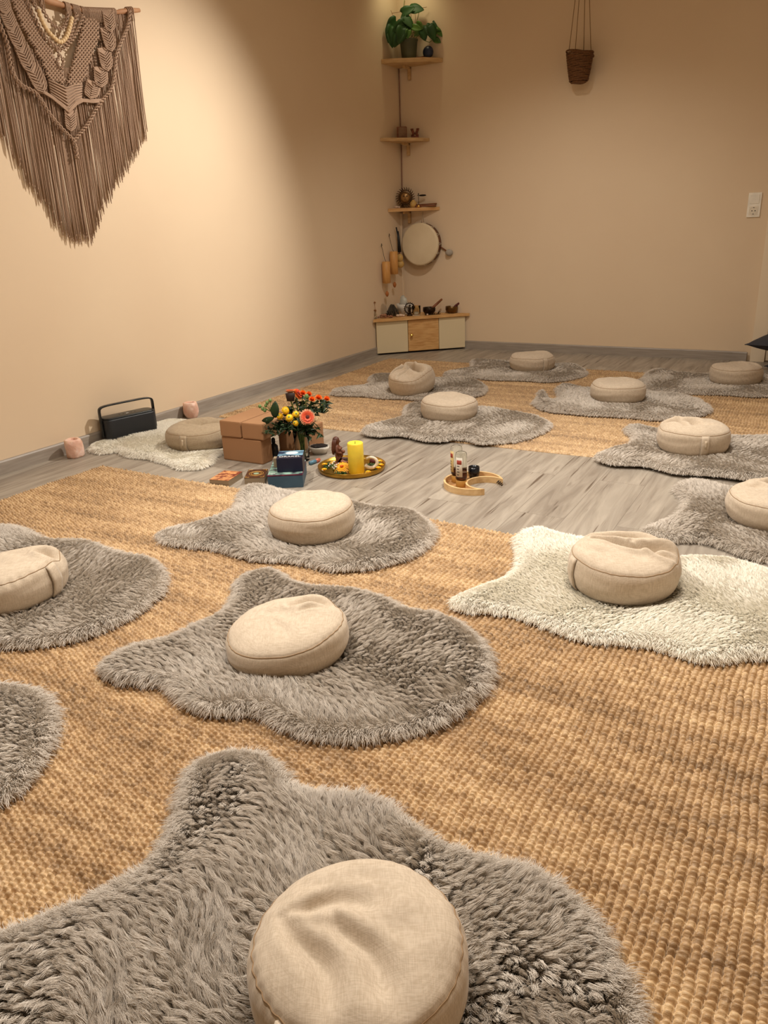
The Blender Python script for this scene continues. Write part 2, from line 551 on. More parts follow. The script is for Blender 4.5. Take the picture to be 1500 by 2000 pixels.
def noise2(x, y, f, seed, n=7):
    r = np.random.RandomState(seed)
    out = np.zeros_like(x)
    for _ in range(n):
        a = r.rand() * 2 * PI
        ff = f * (0.6 + 0.9 * r.rand())
        out += np.sin((x * math.cos(a) + y * math.sin(a)) * ff * 2 * PI + r.rand() * 6.28)
    return out / math.sqrt(n)


# ------------------------------------------------------------------ room shell
RX, RY, RZ = 4.6, -7.6, 2.72
b_ = G(); b_.box((RX / 2, RY / 2, -0.05), (RX + .4, -RY + .4, 0.1)); struct(b_, 'floor', M['floor'])
b_ = G(); b_.box((RX / 2, RY / 2, RZ + 0.05), (RX + .4, -RY + .4, 0.1)); struct(b_, 'ceiling', M['ceiling'])
b_ = G(); b_.box((-0.1, RY / 2, RZ / 2), (0.2, -RY + .4, RZ)); struct(b_, 'wall_left', M['wall'])
b_ = G(); b_.box((RX / 2, 0.1, RZ / 2), (RX, 0.2, RZ)); struct(b_, 'wall_back', M['wall'])
b_ = G(); b_.box((RX + 0.1, RY / 2, RZ / 2), (0.2, -RY + .4, RZ)); struct(b_, 'wall_right', M['wall'])
b_ = G(); b_.box((RX / 2, RY - 0.1, RZ / 2), (RX, 0.2, RZ)); struct(b_, 'wall_front', M['wall'])


def skirting(name, x0, y0, x1, y1, side):
    d = Vector((x1 - x0, y1 - y0, 0)); L_ = d.length; d.normalize()
    n = Vector((-d.y, d.x, 0)) * side
    g_ = G()
    prof = [(0, 0), (0.014, 0), (0.014, 0.056), (0.010, 0.062), (0, 0.0633)]
    for s0 in (0, 1):
        pass
    vs = [Vector((x0, y0, 0)) + n * px + Vector((0, 0, pz)) for px, pz in prof] + \
         [Vector((x1, y1, 0)) + n * px + Vector((0, 0, pz)) for px, pz in prof]
    k = len(prof)
    g_.add(vs, [[i, (i + 1) % k, k + (i + 1) % k, k + i] for i in range(k)] + [list(range(k)), [k + i for i in range(k)][::-1]], True)
    return struct(g_, name, M['base'])


skirting('baseboard_left', 0, RY, 0, 0, -1)
skirting('baseboard_back', 0, 0, 2.602, 0, -1)
skirting('trim_1', 2.604, 0, 2.70, -0.02, -1)
b_ = G(); b_.box((2.765, -0.008, 1.05), (0.09, 0.03, 2.1)); b_.box((3.6, -0.02, 1.05), (0.09, 0.06, 2.1)); b_.box((3.17, -0.02, 2.13), (0.96, 0.06, 0.09))
struct(b_, 'trim_2', M['white_trim'])
b_ = G(); b_.box((3.185, -0.004, 1.04), (0.74, 0.016, 2.06)); struct(b_, 'door_1', M['white_trim'])

# ------------------------------------------------------------------ jute rugs


def jute_rug(name, x0, x1, y0, y1, sx, sy, seed, label):
    pu, pv, amp, base = 0.0145, 0.0115, 0.0118, 0.0
    xs = np.arange(x0, x1 + sx * .5, sx); ys = np.arange(y0, y1 + sy * .5, sy)
    X, Y = np.meshgrid(xs, ys, indexing='ij')
    wx = X + 0.0035 * noise2(X, Y, 3.0, seed) + 0.0012 * noise2(X, Y, 22.0, seed + 1)
    wy = Y + 0.0040 * noise2(X, Y, 2.2, seed + 2) + 0.0012 * noise2(X, Y, 25.0, seed + 3)
    U = wx / pu
    cu = np.floor(U)
    V = wy / pv + 0.5 * (cu % 2)
    cv = np.floor(V)
    r = np.random.RandomState(seed)
    A = r.rand(512, 512)
    ci, cj = cu.astype(int) % 512, cv.astype(int) % 512
    rnd = A[ci, cj]; rnd2 = A[(ci * 7 + 13) % 512, (cj * 3 + 101) % 512]
    fu = np.minimum(np.abs(U - cu - .5) * 2.1, 1); fv = np.minimum(np.abs(V - cv - .5) * 2.15, 1)
    dome = np.clip(1 - fu ** 2.6, 0, 1) ** .5 * np.clip(1 - fv ** 2.2, 0, 1) ** .6
    Z = base + amp * dome * (0.80 + 0.36 * rnd) + 0.0012 * noise2(X, Y, 1.6, seed + 4)
    ed = np.minimum(np.minimum(X - x0, x1 - X), np.minimum(Y - y0, y1 - Y))
    Z = np.where(ed < sx * .5, 0.0005, Z)
    rows = r.rand(2048)
    rowtone = rows[(np.floor(wy / pv).astype(int)) % 2048]
    band = noise2(X * 0.25, Y, 5.0, seed + 6) * .09 + noise2(X * .8, Y * .8, 1.2, seed + 7) * .05
    K = np.clip(0.52 + (rnd2 - .5) * .34 + (rowtone - .5) * .26 + band, 0, 1)
    edge_w = 0.004 * noise2(X, Y, 1.3, seed + 8) * np.clip(1 - ed / .3, 0, 1)
    P = np.stack([X + edge_w, Y + edge_w, Z], -1)
    o = grid_mesh(name, P, M['jute'])
    at_ = o.data.attributes.new('knot', 'FLOAT', 'POINT')
    at_.data.foreach_set('value', K.reshape(-1).astype(np.float32))
    return tag(o, label, 'rug', 'woven jute rugs')


jute_rug('jute_rug', 0.351, 3.36, -5.68, -3.667, 0.0024, 0.0024, 11,
         'golden brown woven jute rug in the foreground, under the nearest fur skins')
jute_rug('jute_rug', 0.215, 3.24, -2.69, -0.68, 0.0042, 0.0030, 31,
         'golden brown woven jute rug at the far side of the bare plank strip')

# ------------------------------------------------------------------ sheepskins
SKINS = {
    1: [(2.224,-5.097),(2.223,-5.072),(2.242,-5.031),(2.282,-5.002),(2.335,-4.994),(2.390,-5.020),(2.440,-5.047),(2.511,-5.035),(2.572,-5.012),(2.616,-5.014),(2.687,-5.033),(2.760,-5.050),(2.841,-5.040),(2.911,-5.033),(2.973,-5.056),(3.021,-5.095),(3.058,-5.145),(3.085,-5.176),(3.105,-5.234),(3.101,-5.313),(3.066,-5.390),(2.990,-5.468),(2.879,-5.528),(2.747,-5.572),(2.618,-5.624),(2.510,-5.670),(2.377,-5.698),(2.262,-5.726),(2.134,-5.730),(2.072,-5.710),(2.076,-5.667),(2.158,-5.606),(2.215,-5.548),(2.228,-5.506),(2.263,-5.457),(2.306,-5.384),(2.329,-5.312),(2.314,-5.248),(2.274,-5.180),(2.244,-5.131)],
    2: [(1.779,-4.298),(1.754,-4.345),(1.763,-4.406),(1.814,-4.473),(1.860,-4.568),(1.856,-4.630),(1.823,-4.719),(1.777,-4.787),(1.757,-4.848),(1.764,-4.901),(1.769,-4.917),(1.834,-4.930),(1.897,-4.906),(1.953,-4.891),(2.028,-4.916),(2.078,-4.936),(2.140,-4.927),(2.196,-4.894),(2.248,-4.884),(2.319,-4.902),(2.384,-4.899),(2.454,-4.874),(2.521,-4.825),(2.573,-4.770),(2.610,-4.689),(2.625,-4.592),(2.616,-4.508),(2.576,-4.438),(2.526,-4.387),(2.454,-4.340),(2.369,-4.323),(2.305,-4.343),(2.216,-4.305),(2.104,-4.294),(2.042,-4.312),(1.971,-4.334),(1.906,-4.326),(1.842,-4.293),(1.805,-4.283)],
    3: [(1.252,-3.660),(1.237,-3.706),(1.261,-3.780),(1.337,-3.878),(1.360,-3.984),(1.324,-4.063),(1.273,-4.145),(1.249,-4.207),(1.261,-4.223),(1.340,-4.255),(1.424,-4.241),(1.509,-4.216),(1.612,-4.229),(1.705,-4.234),(1.784,-4.198),(1.866,-4.194),(1.969,-4.200),(2.049,-4.143),(2.106,-4.072),(2.143,-4.001),(2.150,-3.901),(2.129,-3.804),(2.072,-3.741),(1.983,-3.667),(1.900,-3.658),(1.812,-3.684),(1.724,-3.674),(1.573,-3.651),(1.478,-3.679),(1.387,-3.664),(1.306,-3.644)],
    4: [(0.682,-4.412),(0.736,-4.383),(0.805,-4.379),(0.891,-4.409),(0.975,-4.412),(1.032,-4.381),(1.091,-4.359),(1.201,-4.391),(1.309,-4.402),(1.383,-4.386),(1.459,-4.405),(1.526,-4.445),(1.593,-4.520),(1.606,-4.570),(1.630,-4.640),(1.628,-4.705),(1.620,-4.758),(1.600,-4.818),(1.565,-4.868),(1.517,-4.908),(1.465,-4.939),(1.347,-4.973),(1.173,-4.992),(1.023,-5.017),(0.775,-5.053),(0.646,-5.056),(0.672,-4.972),(0.744,-4.859),(0.732,-4.737),(0.638,-4.592),(0.557,-4.503),(0.597,-4.434)],
    5: [(1.603,-5.066),(1.650,-5.055),(1.700,-5.047),(1.750,-5.051),(1.797,-5.070),(1.847,-5.099),(1.889,-5.137),(1.913,-5.179),(1.941,-5.217),(1.964,-5.262),(1.970,-5.298),(1.964,-5.325),(1.911,-5.410),(1.786,-5.501),(1.600,-5.540),(1.361,-5.535),(1.190,-5.502),(1.235,-5.407),(1.212,-5.261),(1.336,-5.152),(1.486,-5.092)],
    6: [(2.383,-3.733),(2.403,-3.675),(2.453,-3.653),(2.514,-3.664),(2.581,-3.672),(2.684,-3.677),(2.824,-3.705),(2.887,-3.706),(2.944,-3.664),(3.000,-3.634),(3.058,-3.643),(3.119,-3.682),(3.251,-3.769),(3.345,-3.894),(3.304,-4.053),(3.202,-4.152),(3.116,-4.194),(3.066,-4.241),(3.022,-4.257),(2.973,-4.249),(2.910,-4.235),(2.860,-4.248),(2.801,-4.263),(2.751,-4.276),(2.692,-4.263),(2.614,-4.238),(2.536,-4.223),(2.454,-4.255),(2.403,-4.264),(2.378,-4.235),(2.382,-4.217),(2.414,-4.142),(2.457,-4.052),(2.469,-3.974),(2.441,-3.870),(2.400,-3.787)],
    7: [(2.780,-2.921),(2.749,-3.008),(2.738,-3.006),(2.771,-3.077),(2.813,-3.149),(2.811,-3.277),(2.782,-3.361),(2.744,-3.456),(2.724,-3.492),(2.741,-3.500),(2.794,-3.528),(2.847,-3.531),(2.889,-3.503),(2.942,-3.498),(2.998,-3.532),(3.057,-3.568),(3.117,-3.577),(3.251,-3.590),(3.403,-3.482),(3.505,-3.228),(3.471,-3.010),(3.308,-2.914),(3.164,-2.928),(3.064,-2.946),(2.947,-2.963),(2.881,-2.925),(2.824,-2.903)],
    8: [(2.380,-2.224),(2.398,-2.172),(2.437,-2.147),(2.486,-2.170),(2.530,-2.196),(2.658,-2.219),(2.852,-2.213),(2.921,-2.206),(3.003,-2.183),(3.126,-2.209),(3.283,-2.319),(3.357,-2.445),(3.306,-2.611),(3.189,-2.728),(3.052,-2.786),(2.975,-2.818),(2.934,-2.808),(2.874,-2.805),(2.790,-2.819),(2.711,-2.838),(2.653,-2.804),(2.592,-2.776),(2.528,-2.794),(2.466,-2.812),(2.418,-2.793),(2.369,-2.741),(2.374,-2.748),(2.389,-2.669),(2.419,-2.596),(2.456,-2.554),(2.472,-2.492),(2.449,-2.352),(2.410,-2.317),(2.387,-2.258)],
    9: [(1.786,-1.438),(1.800,-1.337),(1.868,-1.331),(1.979,-1.391),(2.141,-1.383),(2.309,-1.402),(2.407,-1.369),(2.514,-1.404),(2.611,-1.509),(2.682,-1.647),(2.701,-1.699),(2.681,-1.801),(2.588,-1.893),(2.521,-1.975),(2.444,-1.993),(2.339,-1.975),(2.237,-1.989),(2.125,-2.007),(2.031,-1.993),(1.942,-2.001),(1.848,-1.948),(1.782,-1.842),(1.765,-1.707),(1.816,-1.719),(1.882,-1.768),(1.886,-1.677),(1.811,-1.495)],
    10: [(1.169,-2.235),(1.145,-2.166),(1.159,-2.107),(1.207,-2.077),(1.361,-2.064),(1.539,-2.094),(1.630,-2.088),(1.716,-2.095),(1.799,-2.103),(1.914,-2.158),(2.001,-2.242),(2.030,-2.272),(2.041,-2.408),(2.014,-2.539),(1.960,-2.637),(1.877,-2.698),(1.821,-2.730),(1.766,-2.685),(1.682,-2.688),(1.638,-2.754),(1.556,-2.767),(1.458,-2.726),(1.388,-2.722),(1.328,-2.776),(1.248,-2.776),(1.190,-2.732),(1.200,-2.702),(1.211,-2.608),(1.233,-2.494),(1.251,-2.401)],
    11: [(0.523,-1.530),(0.493,-1.437),(0.525,-1.370),(0.611,-1.362),(0.775,-1.368),(0.959,-1.422),(1.051,-1.355),(1.171,-1.316),(1.317,-1.445),(1.398,-1.574),(1.430,-1.718),(1.384,-1.807),(1.306,-1.908),(1.145,-1.979),(1.001,-1.971),(0.890,-2.010),(0.755,-1.982),(0.651,-2.018),(0.577,-2.028),(0.520,-1.990),(0.526,-1.930),(0.586,-1.843),(0.625,-1.761),(0.616,-1.660)],
    12: [(0.905,-0.729),(0.915,-0.650),(0.996,-0.626),(1.113,-0.661),(1.199,-0.658),(1.363,-0.654),(1.523,-0.650),(1.615,-0.643),(1.728,-0.712),(1.817,-0.855),(1.833,-0.983),(1.756,-1.150),(1.661,-1.233),(1.533,-1.223),(1.409,-1.246),(1.266,-1.275),(1.129,-1.209),(1.060,-1.250),(0.981,-1.257),(0.930,-1.234),(0.937,-1.160),(0.984,-1.044),(1.016,-0.928),(0.911,-0.703)],
    13: [(2.191,-0.894),(2.173,-0.734),(2.217,-0.644),(2.307,-0.674),(2.395,-0.759),(2.548,-0.748),(2.712,-0.696),(2.861,-0.649),(3.050,-0.675),(3.216,-0.862),(3.173,-1.068),(3.030,-1.229),(2.930,-1.237),(2.849,-1.279),(2.742,-1.260),(2.651,-1.277),(2.584,-1.300),(2.491,-1.303),(2.374,-1.284),(2.290,-1.298),(2.232,-1.241),(2.172,-1.134),(2.177,-1.093),(2.194,-1.002)],
    14: [(0.030,-3.425),(0.030,-3.349),(0.030,-3.290),(0.030,-3.213),(0.030,-3.094),(0.030,-2.987),(0.030,-2.928),(0.030,-2.898),(0.051,-2.877),(0.116,-2.865),(0.269,-2.870),(0.398,-2.893),(0.551,-3.033),(0.753,-3.279),(0.757,-3.350),(0.803,-3.402),(0.831,-3.475),(0.820,-3.527),(0.765,-3.557),(0.720,-3.560),(0.637,-3.519),(0.556,-3.509),(0.471,-3.490),(0.408,-3.506),(0.334,-3.500),(0.264,-3.473),(0.218,-3.453),(0.216,-3.492),(0.188,-3.522),(0.128,-3.518),(0.055,-3.480)],
}


def inside(px, py, poly):
    c = np.zeros(len(px), bool)
    n = len(poly)
    for i in range(n):
        x1, y1 = poly[i]; x2, y2 = poly[(i + 1) % n]
        if y1 == y2: continue
        m_ = ((y1 > py) != (y2 > py)) & (px < (x2 - x1) * (py - y1) / (y2 - y1) + x1)
        c ^= m_
    return c


def edge_dist(px, py, poly):
    d = np.full(len(px), 9.0); nx = np.zeros(len(px)); ny = np.zeros(len(px))
    n = len(poly)
    for i in range(n):
        x1, y1 = poly[i]; x2, y2 = poly[(i + 1) % n]
        ex, ey = x2 - x1, y2 - y1; l2 = ex * ex + ey * ey + 1e-12
        t = np.clip(((px - x1) * ex + (py - y1) * ey) / l2, 0, 1)
        qx, qy = x1 + t * ex, y1 + t * ey
        dd = np.hypot(px - qx, py - qy)
        k = dd < d
        d[k] = dd[k]; nx[k] = ((qx - px) / (dd + 1e-6))[k]; ny[k] = ((qy - py) / (dd + 1e-6))[k]
    return d, nx, ny


def smooth_poly(P, it=2):
    P = np.array(P, float)
    for _ in range(it):
        Q = np.roll(P, -1, 0)
        P = np.stack([P * .82 + Q * .18, P * .18 + Q * .82], 1).reshape(-1, 2)
    return P


ZB = {7: 0.002, 14: 0.002}
CURL = (min(SKINS[9])[0] + .03, min(SKINS[9])[1])


DENTS = [(2.759, -5.342), (2.141, -4.656), (1.750, -3.983), (1.18, -4.77), (2.775, -3.956), (3.099, -3.231), (2.729, -2.497), (2.201, -1.642),
         (1.495, -2.338), (1.002, -1.816), (1.443, -0.892), (2.727, -0.957), (0.570, -3.235)]


def skin_z(d, x, y, seed, zb):
    """Height of the hide above the floor: a soft quilted sheet with its rim lying down."""
    s_ = np.clip(d / 0.026, 0, 1)
    z = zb + 0.003 + 0.018 * (s_ * (2 - s_)) + 0.004 * noise2(x, y, 3.0, seed) * s_
    for qx, qy in DENTS:
        t = np.clip((0.175 - np.hypot(x - qx, y - qy)) / 0.045, 0, 1)
        z = z - (z - zb - 0.006) * .85 * t * t * (3 - 2 * t)
    if seed == 109:  # the curled corner
        z = z + 0.050 * np.exp(-((x - CURL[0]) ** 2 + (y - CURL[1]) ** 2) / 0.045 ** 2)
    return z


def sheepskin(k, white, n_hair, rad, length, label, group, clump=0.012, wave=1.0):
    poly = smooth_poly(SKINS[k])
    zb = ZB.get(k, 0.0125)
    seed = 100 + k
    cx, cy = poly.mean(0)
    root = thing('sheepskin_rug', label, 'sheepskin rug', (cx, cy, zb), 0, group)
    # hide: triangulated sheet from a grid clipped to the outline
    bm = bmesh.new()
    vs = [bm.verts.new((x - cx, y - cy, 0)) for x, y in poly]
    f = bm.faces.new(vs)
    if f.normal.z < 0: f.normal_flip()
    x0, y0 = poly.min(0); x1, y1 = poly.max(0)
    for ax, lo_, hi_ in ((0, x0, x1), (1, y0, y1)):
        v_ = lo_ + .03
        while v_ < hi_:
            co = (v_ - cx, 0, 0) if ax == 0 else (0, v_ - cy, 0)
            no = (1, 0, 0) if ax == 0 else (0, 1, 0)
            bmesh.ops.bisect_plane(bm, geom=bm.verts[:] + bm.edges[:] + bm.faces[:], plane_co=co, plane_no=no)
            v_ += .03
    bmesh.ops.triangulate(bm, faces=bm.faces[:])
    X = np.array([v.co.x + cx for v in bm.verts]); Y = np.array([v.co.y + cy for v in bm.verts])
    d, _, _ = edge_dist(X, Y, poly)
    Z = skin_z(d, X, Y, seed, 0.0)
    for v, z in zip(bm.verts, Z):
        v.co.z = z
    ext = bmesh.ops.extrude_face_region(bm, geom=bm.faces[:])
    for e_ in ext['geom']:
        if isinstance(e_, bmesh.types.BMVert):
            e_.co.z = 0.0
    bmesh.ops.recalc_face_normals(bm, faces=bm.faces[:])
    me = bpy.data.meshes.new('hide'); bm.to_mesh(me); bm.free()
    me.materials.append(M['hide_white' if white else 'hide_grey'])
    me.polygons.foreach_set('use_smooth', np.ones(len(me.polygons), bool))
    h = bpy.data.objects.new('hide', me); COL.objects.link(h); h.parent = root
    # fur
    r = np.random.RandomState(seed)
    area = (x1 - x0) * (y1 - y0)
    px = x0 + r.rand(int(n_hair * 2.4)) * (x1 - x0); py = y0 + r.rand(int(n_hair * 2.4)) * (y1 - y0)
    m_ = inside(px, py, poly); px, py = px[m_][:n_hair], py[m_][:n_hair]
    n = len(px)
    d, nx, ny = edge_dist(px, py, poly)
    # clump centre: nearest of a jittered grid
    cs = clump
    gi, gj = np.floor(px / cs).astype(int), np.floor(py / cs).astype(int)
    J = r.rand(256, 256, 3)
    best = np.full(n, 9.0); kx = px.copy(); ky = py.copy(); kr = np.zeros(n); 
    for a in (-1, 0, 1):
        for b2 in (-1, 0, 1):
            ii, jj = gi + a, gj + b2
            jt = J[ii % 256, jj % 256]
            qx = (ii + jt[:, 0]) * cs; qy = (jj + jt[:, 1]) * cs
            dd = (qx - px) ** 2 + (qy - py) ** 2
            k_ = dd < best
            best[k_] = dd[k_]; kx[k_] = qx[k_]; ky[k_] = qy[k_]; kr[k_] = jt[k_, 2]
    # lie of the pile
    ang = 1.7 * noise2(kx, ky, 1.3, seed + 5) * wave + 0.55 * noise2(kx, ky, 5.0, seed + 6) * wave - 1.9 + (kr - .5) * .6
    lx, ly = np.cos(ang), np.sin(ang)
    ew = np.clip(1 - d / 0.045, 0, 1)[:, None]
    dirh = np.stack([lx, ly], 1) * (1 - ew) + np.stack([nx, ny], 1) * ew * .9
    under = r.rand(n) < .38
    lean = 0.42 + 0.38 * kr + 0.20 * ew[:, 0]
    Lh = length * (0.78 + 0.3 * r.rand(n)) * (0.82 + .32 * kr) * (1 - .04 * ew[:, 0]) * np.where(under, .55, 1)
    z0 = skin_z(d, px, py, seed, 0.0) - 0.002
    T = np.linspace(0, 1, 5)
    pts = np.zeros((n, 5, 3), np.float32)
    cl = np.where(under, .1, .55) * (1 - .5 * ew[:, 0])
    wphase = kr * 40
    jit = (r.rand(n, 2) - .5) * (.25 + .5 * ew)
    for i, t in enumerate(T):
        hh = Lh * (t - 0.30 * t * t * lean) * np.sqrt(np.clip(1 - (0.62 * lean) ** 2, .1, 1))
        ho = Lh * t ** 1.5 * lean * .9
        bx = px + (kx - px) * cl * t ** 1.2; by = py + (ky - py) * cl * t ** 1.2
        wv = 0.0026 * np.sin(t * 7.0 + wphase) * t
        droop = ew[:, 0] ** 1.5 * t * t * 0.016 - 0.004 * ew[:, 0] * (1 - t)
        pts[:, i, 0] = bx + (dirh[:, 0] + jit[:, 0]) * ho - dirh[:, 1] * wv - cx
        pts[:, i, 1] = by + (dirh[:, 1] + jit[:, 1]) * ho + dirh[:, 0] * wv - cy
        pts[:, i, 2] = np.maximum(z0 + hh - droop, 0.0005)
    cd = bpy.data.hair_curves.new('fur')
    cd.add_curves([5] * n)
    cd.attributes['position'].data.foreach_set('vector', pts.reshape(-1))
    ra = cd.attributes.new('radius', 'FLOAT', 'POINT') if 'radius' not in cd.attributes else cd.attributes['radius']
    rr = np.tile(np.array([1, 1, .9, .7, .3]) * rad, n).astype(np.float32)
    ra.data.foreach_set('value', rr)
    ta = cd.attributes.new('tint', 'FLOAT', 'CURVE')
    tn = np.clip(0.5 + (kr - .5) * .5 + (r.rand(n) - .5) * .5 + .12 * noise2(px, py, 1.5, seed + 9), 0, 1)
    ta.data.foreach_set('value', tn.astype(np.float32))
    cd.materials.append(M['fur_white' if white else 'fur_grey'])
    fo = bpy.data.objects.new('fur', cd); COL.objects.link(fo); fo.parent = root
    return root


GG = 'grey fur skins under the cushions'
sheepskin(1, 0, 260000, 0.0004, 0.034, 'large grey fur skin at the very front, cut off by the bottom edge', GG, clump=0.011)
sheepskin(2, 0, 190000, 0.00046, 0.031, 'whole grey fur skin in the middle of the near jute rug', GG, clump=0.011)
sheepskin(3, 0, 100000, 0.0006, 0.03, 'grey fur skin lying over the back edge of the near jute rug', GG, clump=0.011)
sheepskin(4, 0, 110000, 0.0006, 0.03, 'grey fur skin at the left edge with a tipped cushion on it', GG, clump=0.011)
sheepskin(5, 0, 70000, 0.0006, 0.031, 'grey fur skin with no cushion, mostly outside the left edge', GG, clump=0.011)
sheepskin(6, 1, 170000, 0.0006, 0.024, 'cream white fur skin on the near jute rug under a creased cushion', 'cream white fur skins', clump=0.007)
sheepskin(7, 0, 90000, 0.0006, 0.026, 'grey fur skin on bare planks behind the cream white one', GG, clump=0.01)
sheepskin(8, 0, 80000, 0.0007, 0.026, 'grey fur skin at the front right corner of the far jute rug', GG, clump=0.012)
sheepskin(9, 0, 60000, 0.0008, 0.026, 'grey fur skin with one curled up corner, middle of the far rug', GG, clump=0.013)
sheepskin(10, 0, 70000, 0.0008, 0.026, 'grey fur skin hanging over the front edge of the far rug', GG, clump=0.013)
sheepskin(11, 0, 60000, 0.0008, 0.025, 'grey fur skin under the crumpled cushion on the far rug', GG, clump=0.013)
sheepskin(12, 0, 50000, 0.0009, 0.024, 'grey fur skin nearest the corner cabinet, partly on the planks', GG, clump=0.013)
sheepskin(13, 0, 50000, 0.0009, 0.024, 'grey fur skin in the far right, beside the charcoal pillows', GG, clump=0.013)
sheepskin(14, 1, 90000, 0.0006, 0.022, 'cream white fur skin by the left wall under the black speaker', 'cream white fur skins', clump=0.007)

# ------------------------------------------------------------------ meditation cushions
YAW = 0.513


def cushion(cx, cy, z, r, h, tilt, seed, creases, label, handle=None, grey=False, squash=1.0, bulge=0.0, pucker=0.0):
    """creases: (u0, v0, u1, v1, depth, width) on the unit top disc, u to the right, v away."""
    root = thing('meditation_cushion', label, 'cushion', (cx, cy, z), YAW, 'round linen meditation cushions')
    Rt = Matrix.Rotation(tilt[0], 3, 'X') @ Matrix.Rotation(tilt[1], 3, 'Y')
    Rn = np.array(Rt)
    prof = [(0.0, 1.00), (.12, 1.005), (.25, 1.005), (.38, 1.0), (.5, .995), (.6, .985), (.69, .97), (.77, .945), (.84, .91), (.90, .865),
            (.945, .80), (.972, .735), (.99, .67), (1.0, .58), (1.004, .5), (1.0, .42), (.985, .32), (.965, .235), (.93, .15), (.88, .085), (.80, .035), (.6, .008), (.3, 0.0), (.0, 0.0)]
    # refine the profile
    pr = np.array(prof)
    s_ = np.concatenate([[0], np.cumsum(np.hypot(*np.diff(pr * [1, .85], axis=0).T))])
    ss = np.linspace(0, s_[-1], 78)
    PR = np.stack([np.interp(ss, s_, pr[:, 0]), np.interp(ss, s_, pr[:, 1])], 1)
    s_seam = s_[10]

    def shape(R_, Zf, TH):
        U = R_ * np.cos(TH); V = R_ * np.sin(TH)
        top = np.clip((Zf - .45) / .45, 0, 1)
        side = np.clip(1 - np.abs(Zf - .5) / .5, 0, 1) * (R_ > .8)
        dz = np.zeros_like(U)
        for (u0, v0, u1, v1, dep, wd) in creases:
            dep = dep * 1.1; wd = wd * .85
            ex, ey = u1 - u0, v1 - v0
            t = np.clip(((U - u0) * ex + (V - v0) * ey) / (ex * ex + ey * ey), -.05, 1.05)
            wob = 0.05 * np.sin(t * 7 + seed)
            dd = np.hypot(U - u0 - t * ex - wob * ey, V - v0 - t * ey + wob * ex)
            w_ = wd * (0.55 + 0.8 * t)
            prof_ = np.exp(-(dd / w_) ** 2) - 0.35 * np.exp(-((dd - 1.9 * w_) / (w_ * 1.0)) ** 2)
            dz -= dep * prof_ * (0.4 + .6 * np.sin(np.clip(t, 0, 1) * PI))
        dz += 0.035 * noise2(U, V, .55, seed) + 0.010 * noise2(U, V, 1.6, seed + 1)
        # settled middle
        dz -= 0.04 * np.exp(-(R_ / .5) ** 2)
        pk = pucker + .25
        rim = np.exp(-((Zf - .80) / .10) ** 2) * (R_ > .8)
        dr = 0.010 * noise2(TH * .5, Zf * .6, 1.2, seed + 3) * side + 0.010 * pk * rim * np.sin(TH * 34 + 2.5 * np.sin(TH * 3 + seed)) * (.5 + .5 * np.sin(TH * 2 + seed))
        dr += 0.006 * side * np.sin(Zf * 18 + 2 * np.sin(TH * 2 + seed))
        seam_g = -0.010 * np.exp(-((Zf - .80) / .018) ** 2) * (R_ > .85)
        RR = R_ * (1 + dr + seam_g) * (1 + bulge * .06 * np.cos(2 * TH + seed))
        Zz = Zf + dz * top
        X = RR * np.cos(TH) * r; Y = RR * np.sin(TH) * r * squash; Z = Zz * h
        P = np.stack([X, Y, Z - h * .5], -1) @ Rn.T
        return P
    nth = 150
    TH = np.linspace(0, 2 * PI, nth, endpoint=False)
    A, B = np.meshgrid(TH, np.arange(len(PR)), indexing='ij')
    P = shape(PR[B, 0], PR[B, 1], A)
    zmin = P[..., 2].min()
    zmin += 0.012 * (abs(tilt[0]) + abs(tilt[1]) > .1)
    # flatten the underside onto the fur
    P[..., 2] = np.maximum(P[..., 2] - zmin, 0)
    grid_mesh('cover', P, M['linen_grey' if grey else 'linen'], root, closed_u=True)
    sp = shape(np.full(nth, np.interp(s_seam, ss, PR[:, 0])) + .004, np.full(nth, .80), TH); sp[:, 2] -= zmin
    g_ = G(); g_.tube([tuple(p) for p in sp], 0.0011, 5, closed=True); g_.build('seam', M['seam'], root)
    if handle is not None:
        ha, tagged = handle
        zz = np.linspace(.80, .10, 9)
        rr_ = np.interp(zz[::-1], PR[::-1, 1][:60], PR[::-1, 0][:60])[::-1]
        hw = 0.105
        Q = []
        for off in (-1, -.5, 0, .5, 1):
            Q.append(shape(np.interp(zz, PR[20:, 1][::-1], PR[20:, 0][::-1]) + .03, zz, np.full(9, ha + off * hw)))
        Q = np.array(Q); Q[..., 2] -= zmin
        o = grid_mesh('handle_strap', Q, M['linen_grey' if grey else 'linen'], root)
        sm = o.modifiers.new('thick', 'SOLIDIFY'); sm.thickness = 0.005; sm.offset = 0.0
        if tagged:
            Q = []
            for off in (-.28, 0, .28):
                Q.append(shape(np.full(4, 1.06), np.linspace(.68, .42, 4), np.full(4, ha + off * hw)))
            Q = np.array(Q); Q[..., 2] -= zmin
            o = grid_mesh('sewn_label', Q, M['tag'], root)
            sm = o.modifiers.new('thick', 'SOLIDIFY'); sm.thickness = 0.0015; sm.offset = 0.0
    return root


